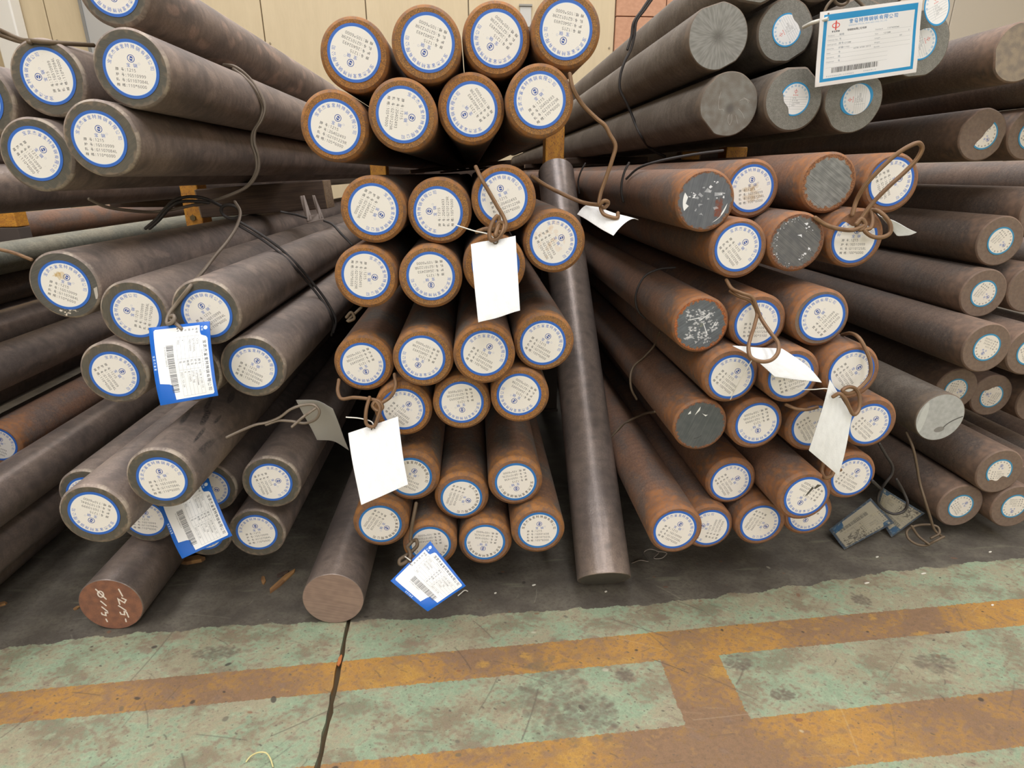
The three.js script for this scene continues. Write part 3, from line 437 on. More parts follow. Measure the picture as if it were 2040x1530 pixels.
// brown stack
G = 'brown-rusted bars of the stack beyond the leaning bar';
bar('M1', 'brown', 'peeled', null, 'brown bar whose sticker was torn off, white crescents left on the grey end', G, { still: 1, bevel: 0.004 });
bar('M2', 'brown', 'brown', ['stainR', -8], 'brown bar with a brown-stained sticker, top row of the brown stack', G);
bar('M3', 'brown', 'brushed', null, 'brown bar with a bare end scored by slanting grey saw lines', G, { still: 1, bevel: 0.004 });
bar('M4', 'brown', 'brown', ['R', 64], 'brown bar with a long wire loop in front of its sticker', G);
bar('M5', 'brown', 'brown', ['R', 48], 'brown bar directly below the one with white crescents, tilted sticker', G);
bar('M6', 'brown', 'flecked', null, 'brown bar with a bare grey end and small white paper flecks round its edge', G, { still: 1, bevel: 0.004 });
bar('M7', 'brown', 'brown', ['R', 0, 'cutUpper'], 'brown bar with the top of its sticker torn away under the wire knot', G);
bar('N1', 'brown', 'smeared', null, 'brown bar whose grey end is smeared with white sticker remains', G, { still: 1, bevel: 0.004 });
bar('N2', 'brown', 'brown', ['S', 0], 'brown bar behind the teardrop-shaped wire loop', G);
bar('N3', 'brown', 'dull', ['S', -50], 'brown bar beside the one behind the teardrop wire loop, clear tilted sticker', G);
bar('O1', 'brown', 'brown', ['R', 38], 'brown bar with ribbed shaft directly below the smeared one', G);
bar('O2', 'brown', 'brown', ['R', -20], 'brown bar partly covered by the creased pinkish white tag', G);
bar('O3', 'brown', 'brown', ['R', 50], 'brown bar with a bent wire hanging over its sticker, above the hanging white tag', G);
bar('P1', 'brown', 'shards', null, 'brown bar with a bare dark grey end and three white shards', G, { still: 1, bevel: 0.004 });
bar('P2', 'brown', 'brown', ['R', 162], 'brown bar with upside-down sticker beside the one with three shards', G);
bar('P3', 'brown', 'brown', ['R', 55], 'brown bar half hidden behind the hanging white tag', G);
bar('P4', 'brown', 'brown', ['R', 40], 'brown bar on the far side of the hanging white tag, tilted sticker', G);
bar('Q1', 'brown', 'brown', ['R', 55], 'brown bar below the one with three shards, small tilted sticker', G);
bar('Q2', 'brown', 'brown', ['torn', 208], 'brown bar standing farthest out with a black-scratched upside-down sticker', G);
bar('Q3', 'brown', 'brown', ['R', 30], 'brown bar just below the tip of the hanging white tag', G);
bar('S1', 'brown', 'brown', ['R', 30], 'brown bar at the foot of the stack next to the leaning bar, chipped sticker', G);
bar('S2', 'brown', 'brown', ['R', -76], 'brown bottom-row bar tucked behind the one next to the leaning bar', G);
bar('S3', 'brown', 'brown', ['R', 115], 'brown bottom-row bar with sideways sticker, free on both sides', G);
bar('S4', 'brown', 'brown', ['R', 185], 'brown bottom-row bar half hidden under the black-scratched sticker bar', G);
// bare grey bars above the brown stack
G = 'grey hot-sawn bars above the brown stack';
bar('J1', 'grey', 'rayed', null, 'grey bar without sticker, dark centre on its rough sawn end, upper row', G, { shape: 1.1, bevel: 0.002 });
bar('J2', 'grey', 'chalked', null, 'grey bar without sticker, chalk-like rays on its sawn end, lower row', G, { shape: 2.3, bevel: 0.002 });
bar('J3', 'grey', 'grey', ['Q', 232, 'cutTie', 0.002, 0.002], 'grey bar with a cyan sticker crossed by the white tie of the big tag', G, { shape: 3.1, bevel: 0.004 });
bar('J4', 'grey', 'grey', ['Q', 0, 'cutLeft', 0.002, 0], 'grey bar with an upright cyan sticker folded over at one side', G, { shape: 4.2, bevel: 0.004 });
bar('J5', 'grey', 'grey', ['Q', -95, 'oval', 0.006, 0.002], 'grey bar with a pointed lower rim just under the big printed tag', G, { shape: 0.6, bevel: 0.002 });
bar('J6', 'grey', 'grey', ['Q', 60, 'tall'], 'grey bar showing beyond the edge of the big printed tag', G, { shape: 5.3, bevel: 0.002 });
bar('J10', 'grey', 'grey', ['Q', 20], 'grey bar hidden behind the big printed tag', G, { shape: 1.9, bevel: 0.004 });
bar('J7', 'grey', 'grey', null, 'grey bar lying on top of the bar with the dark-centred end', G, { shape: 2.7, bevel: 0.004 });
bar('J8', 'grey', 'grey', null, 'grey bar of the top layer above the cyan-stickered bar with the white tie', G, { shape: 3.7, bevel: 0.004 });
bar('J11', 'grey', 'grey', null, 'grey bar of the top layer above the big printed tag', G, { shape: 4.7, bevel: 0.004 });
// far stack with small cyan stickers
G = 'dull brown bars with small stickers in the far stack';
bar('K1', 'dull', 'scaled', null, 'dull brown bar without sticker, topmost of the far stack', G, { shape: 2.0, bevel: 0.003 });
bar('K2', 'dull', 'dull', ['K', 130, 'half', 0.004, 0], 'dull brown bar with a half-peeled sticker in the far stack', G, { shape: 1.4, bevel: 0.003 });
bar('K3', 'dull', 'dull', ['K', 30], 'dull brown bar touching the one with the half-peeled sticker', G, { bevel: 0.003 });
bar('K4', 'dull', 'dull', ['K', 130], 'dull brown bar below the peeled-sticker pair, top of the middle column', G, { bevel: 0.003 });
bar('K8', 'dull', 'dull', null, 'dull brown bar between the topmost and the peeled-sticker bars of the far stack', G, { bevel: 0.003 });
bar('K7', 'dull', 'dull', null, 'dull brown bar lying above and beyond the top of the middle column', G, { bevel: 0.003 });
bar('K5', 'dull', 'dull', ['K', 120], 'dull brown bar second in the middle column of the far stack', G, { bevel: 0.003 });
bar('K6', 'dull', 'dull', null, 'dull brown bar beside the second of the middle column', G, { bevel: 0.003 });
bar('T2', 'dull', 'dull', ['K', 200], 'dull brown bar with upside-down sticker above the bright sawn end', G, { bevel: 0.003 });
bar('T3', 'dull', 'dull', ['K', 60], 'dull brown bar touching the upside-down-stickered bar of the far stack', G, { bevel: 0.003 });
bar('T4', 'dull', 'dull', ['K', 100], 'dull brown bar half covered by the bright-ended bar', G, { bevel: 0.003 });
bar('T5', 'dull', 'dull', ['K', -70, 'cutCorner'], 'dull brown bar with a lopsided sticker next to the half-covered one', G, { bevel: 0.003 });
bar('T6', 'dull', 'dull', null, 'dull brown bar set back beyond the lopsided sticker', G, { bevel: 0.003 });
bar('T1', 'grey', 'bright', null, 'grey bar with a bright pale sawn end and a dark curved burr', G, { still: 1, bevel: 0.002 });
bar('T7', 'dull', 'dull', ['K', 0, 'wavy'], 'dull brown bar with a torn wavy-edged sticker', G, { bevel: 0.003 });
bar('T8', 'dull', 'dull', ['K', 50], 'dull brown bar beside the fallen dirty tags, at the foot of the far stack', G, { bevel: 0.003 });
bar('T9', 'dull', 'dull', ['K', 180], 'dull brown bar under the torn wavy-edged sticker', G, { bevel: 0.003 });
row(['X1', 'X2', 'X3', 'X4', 'X5', 'X6', 'X7', 'X8', 'X9', 'X10'], 'dull', 'dull', 'K', Array(10).fill(null), Array(10).fill('dull brown bar in the shade at the back of the far stack'), 'shaded bars at the back of the far stack', { bevel: 0.003 });
// neighbouring rack on the other side
G = 'bars of the neighbouring rack';
bar('I9', 'brown', 'brown', ['R', 30], 'rusty bar with an orange patch in the neighbouring rack', G);
row(['U1', 'U2', 'U5'], 'coal', 'brown', 'R', [null, null, null], ['dark bar of the neighbouring rack just below the orange-patched one', 'dark bar of the neighbouring rack, second below the orange-patched one', 'dark bar on the floor under the neighbouring rack'], G);
row(['U3', 'U4'], ['scale', 'coal'], 'dark', 'R', [null, null], ['dark grey bar of the neighbouring rack above the orange-patched one', 'dark bar of the neighbouring rack behind the dark grey one'], G);
row(['U7', 'U8', 'U9', 'U10'], 'coal', 'brown', 'R', Array(4).fill(null), Array(4).fill('dark bar deep in the shade of the neighbouring rack'), 'bars deep in the neighbouring rack');
row(['W1', 'W2', 'W3', 'W4', 'W8', 'W5', 'W6', 'W7'], 'coal', 'dark', 'R', Array(8).fill(null), Array(8).fill( 'dark bar in the upper tier of the neighbouring rack'), 'upper tier of the neighbouring rack');  // tier added, mostly unseen, to keep the rack below in shade
row(['V1', 'V2', 'V4'], ['pale', 'dull', 'scale'], 'dull', 'R', [null, null, null], ['pale grey-green bar beyond the neighbouring rack', 'brown bar under the pale grey-green bar', 'dark bar two below the pale grey-green bar'], G);
bar('V3', 'brown', 'brown', null, 'rusty brown bar behind the pale grey-green bar', G);
// the short bar leaning in the gap between the rusty and the brown stack
const post0 = V(0.2615, 0.82, -1.9);
{
  const foot = V(0.2505, 0.0428, -0.955), d = post0.clone().sub(foot), L = d.length(), b = group('leaning_bar', foot.toArray());
  tag(b, 'short dark steel bar leaning from the floor between the rusty and brown stacks', 'steel bar');
  b.quaternion.setFromUnitVectors(V(0, 0, -1), d.normalize());
  const [g, f] = barGeo(0.11, L, 0.0015, 0); mesh('shaft', g, SHAFT.coal, b); mesh('end_face', f, FACE.dark, b);
}

// ---------------------------------------------------------------- rack uprights and timber between the bundles
const ochre = std({ map: dataTex(256, 512, (u, v) => { const m = n3(u * 3, v * 8, 1), f = n3(u * 14, v * 30, 2); return mix(mix([198, 138, 44], [176, 116, 40], clamp(0.5 + m * 0.7)), [128, 84, 44], smooth(0.35, 0.8, f)); }), roughness: 0.6 });
const timberTone = (a, b) => std({ map: dataTex(256, 256, (u, v) => { const l = n3(u * 2.5, v * 26, 3), f = n3(u * 20, v * 60, 5), k = n3(u * 4, v * 4, 9); return mix(a, b, clamp(0.5 + l * 0.45 + f * 0.2 + k * 0.4)); }), roughness: 0.9 });
const darkTimber = timberTone([92, 74, 60], [66, 52, 44]), paleTimber = timberTone([150, 126, 98], [122, 98, 74]);
const postShade = std({ color: 0x4a403a, roughness: 0.8 });  // darkened lower post: shade between the stacks put into its colour
function upright(x, z, h, w, label) {
  const g = tag(group('rack_upright', [x, 0, z]), label, 'rack post');
  const col = mesh('column', new RoundedBoxGeometry(w, h - 0.62, 0.07, 2, 0.004).translate(0, h / 2 + 0.31, 0), ochre, g); mesh('shaded_foot', new RoundedBoxGeometry(w, 0.61, 0.07, 2, 0.004).translate(0, 0.313, 0), postShade, g); mesh('base_plate', box(w + 0.006, 0.008, 0.12, 0, 0.004, -0.02), postShade, g);
  for (let k = 0; k < 1; k++) mesh('bolt', new THREE.CylinderGeometry(0.009, 0.009, 0.008, 6).rotateX(Math.PI / 2).translate(0, 0.69, 0.038), std({ color: 0x6b5a3a, roughness: 0.6, metalness: 0.5 }), col);
}
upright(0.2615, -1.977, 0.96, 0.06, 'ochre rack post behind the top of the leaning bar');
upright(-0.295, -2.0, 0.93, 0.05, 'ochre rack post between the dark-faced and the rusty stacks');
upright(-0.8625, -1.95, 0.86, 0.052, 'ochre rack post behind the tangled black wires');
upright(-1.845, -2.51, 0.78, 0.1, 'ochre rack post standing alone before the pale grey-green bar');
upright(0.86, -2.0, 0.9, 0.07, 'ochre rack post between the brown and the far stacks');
function timber(x0, y0, x1, y1, t, z, d, mat, label, grp) {               // its upper edge runs from x0, y0 to x1, y1
  const L = Math.hypot(x1 - x0, y1 - y0), g = group('timber_spacer', [(x0 + x1) / 2, (y0 + y1) / 2, z]); g.rotation.z = Math.atan2(y1 - y0, x1 - x0);
  tag(g, label, 'timber', grp); mesh('beam', new RoundedBoxGeometry(L, t, d, 2, Math.min(0.004, t / 3)).translate(0, -t / 2 - 0.001, 0), mat, g);
  for (const s of [-1, 1]) mesh('sawn_end', new RoundedBoxGeometry(0.004, t * 0.97, d * 0.97, 1, 0.001).translate(s * (L / 2 + 0.001), -t / 2 - 0.001, 0), paleTimber, g);
}
timber(-1.56, 0.732, -1.0, 0.732, 0.05, -2.75, 0.08, darkTimber, 'dark timber beam under the upper tier of the neighbouring rack');
timber(-0.80, 0.777, -0.435, 0.802, 0.08, -1.86, 0.09, darkTimber, 'dark timber block under the topmost dark-faced bundle', undefined);
timber(0.70, 0.889, 0.76, 0.889, 0.026, -2.05, 0.05, ochre, 'small ochre block wedged under the grey bars');
timber(1.212, 0.841, 1.58, 0.841, 0.045, -2.35, 0.1, darkTimber, 'short dark timber added to darken the gap in the far stack');  // timbers added here to block the bright wall behind the far stack
timber(0.93, 0.841, 1.205, 0.841, 0.105, -2.35, 0.1, darkTimber, 'dark timber beam under the peeled-sticker bars, added to darken the gap');
timber(0.93, 0.729, 1.1, 0.729, 0.1, -2.36, 0.1, darkTimber, 'dark timber block added to darken the gap beside the far stack middle column');
timber(-0.82, 0.94, 0.92, 0.94, 0.937, -7.35, 0.06, darkTimber, 'broad dark board added behind the bars to darken the gaps between bundles');  // added board, hides the bright wall seen through the gaps
const TG = 'timber spacers between the bundles', TL = 'dark timber spacer between two bundles of bars';
for (const z of [-2.4, -4.6]) {
  timber(-0.235, 0.833, 0.15, 0.8695, 0.014, z, 0.06, darkTimber, TL, TG); timber(-0.21, 0.597, 0.09, 0.611, 0.01, z, 0.06, darkTimber, TL, TG); timber(-0.18, 0.352, 0.12, 0.394, 0.02, z, 0.06, darkTimber, TL, TG);
  timber(0.44, 0.888, 0.83, 0.894, 0.028, z - 0.5, 0.06, darkTimber, TL, TG); timber(-0.66, 0.444, -0.34, 0.444, 0.035, z, 0.06, darkTimber, TL, TG);
  timber(-0.24, 0.081, 0.16, 0.081, 0.079, z, 0.09, darkTimber, 'dark timber sleeper on the floor under the rusty stack', 'floor sleepers under the stacks');
  timber(0.32, 0.1, 0.76, 0.13, 0.08, z, 0.09, darkTimber, 'dark timber sleeper on the floor under the brown stack', 'sleepers under the brown stack');
}
// ---------------------------------------------------------------- tags
const tagFront = canvasTex(900, 720, (c) => {                               // printed tag, lengthwise
  c.fillStyle = '#0f62c2'; c.fillRect(0, 0, 900, 720); c.fillStyle = '#f4f3f2'; c.beginPath();
  for (const [i, [x, y]] of [[34, 120], [120, 120], [150, 110], [175, 50], [200, 36], [850, 36], [866, 52], [866, 510], [700, 520], [680, 560], [660, 668], [50, 668], [34, 650]].entries()) i ? c.lineTo(x, y) : c.moveTo(x, y); c.fill();
  c.strokeStyle = '#3f4550'; words(c, '宝武杰富意特殊钢有限公司', 215, 52, 46, 51); c.fillStyle = '#6a6f78'; c.font = '17px sans-serif'; c.fillText('BAOWU JFE SPECIAL STEEL CO., LTD', 330, 124);
  c.strokeStyle = '#8a8f96'; c.lineWidth = 2; for (let i = 0; i < 7; i++) { const y = 140 + i * 45; c.beginPath(); c.moveTo(150, y); c.lineTo(840, y); c.stroke(); } for (const x of [150, 410, 540, 840]) { c.beginPath(); c.moveTo(x, 140); c.lineTo(x, 410); c.stroke(); }
  c.fillStyle = '#44484f'; c.font = '30px monospace'; ['1215', 'G1107084L', '1G510999', '', '*', '002'].forEach((t, i) => c.fillText(t, 185, 174 + i * 45)); ['ASTM A108-13', '110*6000mm', '2718  kg', 'B-11005', '6', '2021-12-26'].forEach((t, i) => c.fillText(t, 560, 174 + i * 45));
  c.strokeStyle = '#5a5e66'; for (let i = 0; i < 6; i++) { words(c, ['牌号', '炉号', '轧号', '规格', '号', '号'][i], 430, 146 + i * 45, 30, 36); words(c, ['规格', '号', '牌', '号', '格', '号'][i], 60, 146 + i * 45, 28, 36); }
  c.fillStyle = '#3c3f44'; let x = 235; while (x < 780) { const w = 2 + rnd() * 7; c.fillRect(x, 452, w, 84); x += w + 2 + rnd() * 7; } c.font = '20px monospace'; c.fillText('G1107084L1217060274', 250, 560);
  c.fillStyle = '#e8f0fa'; c.beginPath(); c.arc(70, 52, 24, 0, 7); c.fill(); c.strokeStyle = '#e8f0fa'; words(c, '宝钢', 40, 80, 28, 34); words(c, '宝武杰富意', 330, 680, 30, 36); c.fillStyle = '#5a4a3c'; c.beginPath(); c.arc(48, 390, 9, 0, 7); c.fill();
});
const bigFront = canvasTex(1200, 860, (c) => {
  c.fillStyle = '#e9e4e2'; c.fillRect(0, 0, 1200, 860); c.fillStyle = '#1f8ec6'; c.fillRect(48, 40, 1104, 772); c.fillStyle = '#e6e4e4'; c.fillRect(88, 112, 1030, 662);
  c.strokeStyle = '#6d93c0'; words(c, '青岛特殊钢铁有限公司', 345, 122, 52, 58, 7); c.fillStyle = '#8aa4c4'; c.font = '22px sans-serif'; c.fillText('QINGDAO SPECIAL IRON AND STEEL CO., LTD', 345, 200);
  c.strokeStyle = '#d94a44'; c.lineWidth = 16; c.beginPath(); c.moveTo(195, 125); c.lineTo(195, 218); c.stroke(); c.lineWidth = 9; c.beginPath(); c.ellipse(195, 172, 42, 26, 0, 0, 7); c.stroke(); c.strokeStyle = '#4a4a4e'; words(c, '青岛特钢', 150, 228, 22, 24, 3);
  words(c, '号规格有限公司号牌', 330, 228, 27, 25, 3);
  c.strokeStyle = '#a9a9ac'; c.lineWidth = 2; for (let i = 0; i < 8; i++) { c.beginPath(); c.moveTo(110, 300 + i * 50); c.lineTo(i < 5 ? 1090 : 830, 300 + i * 50); c.stroke(); }
  c.fillStyle = '#8b9098'; c.font = '22px sans-serif'; ['Product', 'Contract No.', 'Steel grade', 'Heat No.', 'Date', 'Standard', 'Inspector'].forEach((t, i) => c.fillText(t, 110, 290 + i * 50)); ['Standard', 'Size', 'Length', 'Weight', 'Bundle'].forEach((t, i) => c.fillText(t, 660, 290 + i * 50));
  c.fillStyle = '#4b5058'; c.font = '24px monospace'; c.fillText('1215MM', 300, 392); c.fillText('2011102', 270, 440); c.fillText('110*6000mm', 800, 290); c.fillText('1215MM', 760, 342); c.fillText('ASTM A108-2013', 420, 470); c.fillText('60', 960, 392); c.fillText('2', 1060, 342);
  c.strokeStyle = '#7d8590'; for (let i = 0; i < 7; i++) words(c, ['规格', '号', '牌号', '炉号', '号', '格', '号'][i], 245, 268 + i * 50, 26, 29, 2.4);
  c.fillStyle = '#2e2e30'; let x = 180; while (x < 730) { const w = 2 + rnd() * 8; c.fillRect(x, 655, w, 62); x += w + 2 + rnd() * 8; } c.strokeStyle = '#9aa2ad'; words(c, '青岛特殊钢铁有限公司号规格牌号', 120, 744, 19, 22, 1.6); words(c, '特殊钢有限公司', 560, 740, 19, 22, 1.6); c.fillStyle = '#6b655c'; c.beginPath(); c.arc(95, 32, 12, 0, 7); c.fill();
});
const paper = std({ map: dataTex(256, 256, (u, v) => { const m = n2(u * 5, v * 5), f = n2(u * 60, v * 40); const q = 240 + m * 4 - Math.max(0, f - 0.5) * 30; return [q, q, q - 2]; }), roughness: 0.35, bumpMap: bumpTex, bumpScale: 0.0008, side: THREE.DoubleSide });
const printed = std({ map: tagFront, roughness: 0.32 }), bigPrinted = std({ map: bigFront, roughness: 0.4 });
const dirty = std({ map: canvasTex(900, 720, (c) => { c.drawImage(tagFront.image, 0, 0); c.globalCompositeOperation = 'multiply'; c.fillStyle = '#a39b86'; c.fillRect(0, 0, 900, 720); c.globalCompositeOperation = 'source-over'; c.fillStyle = 'rgba(96,88,70,.25)'; c.fillRect(0, 0, 900, 720); c.strokeStyle = 'rgba(58,54,52,.6)'; c.lineWidth = 90; c.strokeRect(0, 0, 900, 720); for (let i = 0; i < 260; i++) { const w = rnd() < 0.3; c.fillStyle = w ? 'rgba(52,46,38,.35)' : 'rgba(150,140,112,.3)'; c.beginPath(); c.ellipse(w ? 640 + (rnd() - 0.5) * 340 : rnd() * 900, w ? 160 + (rnd() - 0.5) * 240 : rnd() * 720, 4 + rnd() * 34, 3 + rnd() * 16, rnd() * 3, 0, 7); c.fill(); } }), roughness: 0.7 });
// a sheet a millimetre thick through the corners top left, top right, bottom right, bottom left of its print, bowed by amp
function sheetGeo(c, amp, along, twist = 0) {
  const n = 14, nrm = V().subVectors(c[1], c[0]).cross(V().subVectors(c[3], c[0])).normalize().negate(), pos = [], uv = [], idx = [];
  for (const side of [1, -1]) for (let j = 0; j <= n; j++) for (let i = 0; i <= n; i++) {
    const u = i / n, v = j / n, p = V().lerpVectors(V().lerpVectors(c[0], c[1], u), V().lerpVectors(c[3], c[2], u), v);
    const b = amp * Math.sin(Math.PI * (along === 'u' ? u : v)) + twist * Math.sin(Math.PI * 2 * (u + 0.3 * v)) + (amp ? 0.0006 * Math.sin(u * 9 + v * 7) : 0);
    p.addScaledVector(nrm, b + side * 0.0005); pos.push(p.x, p.y, p.z); uv.push(u, 1 - v);
  }
  const m = (n + 1) * (n + 1), q = (a, b, c2, d) => idx.push(a, b, c2, a, c2, d);
  for (let j = 0; j < n; j++) for (let i = 0; i < n; i++) { const a = j * (n + 1) + i; q(a, a + n + 1, a + n + 2, a + 1); q(m + a, m + a + 1, m + a + n + 2, m + a + n + 1); }
  for (let i = 0; i < n; i++) for (const [a, b] of [[i + 1, i], [n * (n + 1) + i, n * (n + 1) + i + 1], [i * (n + 1), (i + 1) * (n + 1)], [(i + 1) * (n + 1) + n, i * (n + 1) + n]]) q(a, m + a, m + b, b);
  const g = new THREE.BufferGeometry(); g.setAttribute('position', new THREE.Float32BufferAttribute(pos, 3)); g.setAttribute('uv', new THREE.Float32BufferAttribute(uv, 2)); g.setIndex(idx); g.computeVertexNormals(); return g;
}
const tieMat = std({ color: 0xe4e0d6, roughness: 0.4 }), ringMat = std({ color: 0x6a5a48, roughness: 0.6, metalness: 0.4 });
function hangTag(name, label, corners, mat, amp, along, o = {}) {
  const c = corners.map(([u, v, z]) => (o.world ? V(u, v, z) : atZ(u, v, z))), mid = c.reduce((a, b) => a.add(b), V()).multiplyScalar(0.25), t = group(name, mid.toArray()); tag(t, label, 'tag');
  const sh = mesh('sheet', sheetGeo(c.map((p) => p.clone().sub(mid)), amp, along, o.twist), mat, t);
  if (o.hole) { const h = atZ(...o.hole).sub(mid); mesh('eyelet', new THREE.TorusGeometry(0.0036, 0.0012, 6, 16).translate(h.x, h.y, h.z), ringMat, sh); }
  if (o.tie) mesh('plastic_tie', new THREE.TubeGeometry(new THREE.CatmullRomCurve3(o.tie.map((q) => atZ(...q).sub(mid))), 24, o.tieR ?? 0.0011, 6), tieMat, t);
  return t;
}
hangTag('blank_tag', 'wrinkled blank white tag hanging before the central rusty stack, second bundle', [[938, 487, -0.95], [1027, 470, -0.95], [1036, 619, -0.885], [953, 643, -0.88]], paper, 0.006, 'v', { hole: [987, 481, -0.945], tie: [[907, 448, -0.96], [945, 460, -0.955], [976, 468, -0.945], [988, 480, -0.944]], twist: 0.0015 });
hangTag('blank_tag', 'blank white tag hanging before the central rusty stack, below its third bundle', [[694, 863, -0.955], [793, 830, -0.955], [813, 965, -0.885], [720, 1006, -0.87]], paper, 0.005, 'v', { hole: [744, 856, -0.95], tie: [[689, 831, -0.955], [720, 834, -0.955], [742, 842, -0.95], [744, 855, -0.949]] });
hangTag('blank_tag', 'grey back of a bent tag hanging beside the bottom dark-faced bundle', [[590, 797, -1.0], [663, 814, -0.985], [695, 897, -1.06], [632, 876, -1.07]], std({ color: 0xb4b0aa, roughness: 0.5 }), -0.008, 'u');
hangTag('printed_tag', 'blue-edged printed tag glaring white before the middle dark-faced bundle', [[418, 640, -0.937], [435, 788, -0.893], [320, 808, -0.893], [297, 653, -0.937]], printed, 0.005, 'u', { hole: [362, 655, -0.936] });
hangTag('printed_tag', 'tilted blue-edged printed tag tucked under the farthest-out dark bar', [[415, 952, -0.985], [463, 1067, -0.945], [363, 1113, -0.93], [316, 1004, -0.985]], printed, 0.003, 'u');
hangTag('printed_tag', 'blue-edged printed tag dangling cornerwise over the floor at the rusty stack', [[857, 1078, -0.915], [928, 1167, -0.88], [852, 1218, -0.86], [778, 1157, -0.885]], printed, 0.002, 'u', { hole: [816, 1117, -0.898], tie: [[807, 1109, -0.905], [813, 1113, -0.897], [818, 1117, -0.895]] });
hangTag('large_printed_tag', 'large white tag with cyan border and bar code among the grey bars', [[1634, 24, -1.165], [1838, -3, -1.155], [1825, 144, -1.165], [1623, 174, -1.175]], bigPrinted, 0.002, 'u', { tie: [[1601, 54, -1.21], [1620, 45, -1.18], [1650, 37, -1.16]], tieR: 0.0035 });
hangTag('blank_tag', 'curled blank white tag hanging in front of the leaning bar top', [[1150, 427, -1.02], [1185, 416, -1.04], [1272, 438, -0.99], [1222, 470, -0.95]], paper, 0.012, 'u');
hangTag('blank_tag', 'creased pinkish white tag below the teardrop wire loop', [[1459, 689, -0.885], [1558, 695, -0.9], [1637, 762, -0.865], [1543, 751, -0.855]], paper, 0.006, 'v', { tie: [[1498, 717, -0.868], [1480, 748, -0.875], [1465, 775, -0.885], [1455, 796, -0.893]], tieR: 0.0008 });
hangTag('blank_tag', 'white hanging tag with a round dent on the brown stack', [[1653, 756, -0.87], [1697, 828, -0.86], [1670, 947, -0.85], [1611, 897, -0.865]], paper, 0.004, 'v', { hole: [1672, 795, -0.866], tie: [[1590, 776, -0.885], [1620, 776, -0.875], [1650, 775, -0.868], [1668, 790, -0.865]], tieR: 0.0009 });
hangTag('blank_tag', 'curled sliver of a white tag behind the wire knot, brown stack top', [[1746, 421, -0.975], [1769, 435, -0.97], [1826, 463, -1.0], [1786, 468, -0.99]], paper, 0.004, 'u');
{
  const f = (u, v, h) => onFloor(u, v, h).toArray();
  hangTag('printed_tag', 'dirt-smeared printed tag lying askew on the floor by the brown stack', [f(1781, 1042, 0.035), f(1682, 1095, 0.003), f(1651, 1055, 0.02), f(1734, 992, 0.075)], dirty, 0.003, 'u', { world: 1 });
  hangTag('printed_tag', 'dirty printed tag lying half under the smeared one, floor of the brown stack', [f(1757, 970, 0.105), f(1843, 1022, 0.05), f(1776, 1070, 0.004), f(1745, 1022, 0.03)], dirty, 0.004, 'u', { world: 1 });
  const g = tag(group('peeled_sticker', atZ(1866, 14, -1.2).toArray()), 'round cyan-rimmed sticker hanging loose at the corner of the large tag', 'sticker'), m = mesh('disc', DISC[60], STMAT.Q, g); m.scale.setScalar(1.05); m.rotation.set(-0.15, 0.25, 0.5);
}

// ---------------------------------------------------------------- tie wires
const wireTone = (a, b) => std({ map: dataTex(64, 256, (u, v) => mix(a, b, clamp(0.5 + 0.7 * n3(u * 4, v * 14, 2) + 0.3 * n3(u * 9, v * 60, 4)))), roughness: 0.6, metalness: 0.25 });
const rustyWire = wireTone([146, 112, 78], [104, 78, 58]), blackWire = wireTone([66, 60, 56], [48, 45, 44]), greyWire = wireTone([150, 138, 124], [108, 94, 80]);
function hit(u, v) {                                                          // nearest bar surface along a sight line
  const d = ray(u, v); let best = null;
  for (const [r, x, y, z, L] of solid) {
    const oy = CAM.y - y, a = d.x * d.x + d.y * d.y, b = 2 * (-d.x * x + d.y * oy), c = x * x + oy * oy - r * r, q = b * b - 4 * a * c, tf = z / d.z, px = d.x * tf - x, py = oy + d.y * tf;
    if (px * px + py * py < r * r && (best === null || tf < best)) best = tf;
    if (q > 0) { const t = (-b - Math.sqrt(q)) / 2 / a, zz = d.z * t; if (t > 0 && zz < z && zz > z - L && (best === null || t < best)) best = t; }
  }
  return best === null ? null : d.multiplyScalar(best).add(CAM);
}
// points: [u, v, z] in the plane z, or [u, v] laid on the bar seen there; a wire that meets steel is lifted clear of it
function wire(label, strands, r, mat, grp) {
  const all = strands.map((pts) => pts.map(([u, v, z]) => {
    let p = z === undefined ? null : atZ(u, v, z); const h = hit(u, v), dir = ray(u, v).normalize();
    if (h && (!p || p.distanceTo(CAM) > h.distanceTo(CAM) - r * 1.3)) p = h.addScaledVector(dir, -r * 1.5); return p ?? atZ(u, v, -1);
  })), o = all[0][0], g = tag(group('tie_wire', o.toArray()), label, 'wire', grp);
  for (const pts of all) {
    const c = new THREE.CatmullRomCurve3(pts.map((p) => p.clone().sub(o)), false, 'centripetal'), t = new THREE.TubeGeometry(c, pts.length * 9, r, 8), cap = (k) => new THREE.SphereGeometry(r, 8, 6).translate(...c.getPoint(k).toArray());
    mesh('strand', mergeGeometries([t, cap(0), cap(1)]), mat, g);
  }
}
const loopAt = (u, v, z, rx, ry, a0, a1, tilt = 0, n = 10) => Array.from({ length: n }, (_, i) => { const a = a0 + (a1 - a0) * i / (n - 1), x = Math.cos(a) * rx, y = Math.sin(a) * ry; return [u + x * Math.cos(tilt) - y * Math.sin(tilt), v + x * Math.sin(tilt) + y * Math.cos(tilt), z - 0.004 * Math.sin(a)]; });
const along = (pts, dx, dy) => pts.map(([u, v, z]) => [u + dx, v + dy, z]);
const wA = [[446, 129, -1.42], [470, 134, -1.41], [497, 156, -1.42], [519, 188, -1.42], [528, 214, -1.42], [522, 238, -1.42], [508, 262, -1.42], [507, 285, -1.42], [514, 308, -1.42], [516, 332, -1.42], [508, 354, -1.42], [492, 372, -1.42], [462, 387, -1.42], [425, 399, -1.42], [395, 406, -1.4], [360, 414, -1.38], [310, 422, -1.36], [255, 419, -1.3], [208, 411, -1.26], [178, 397, -1.24]];
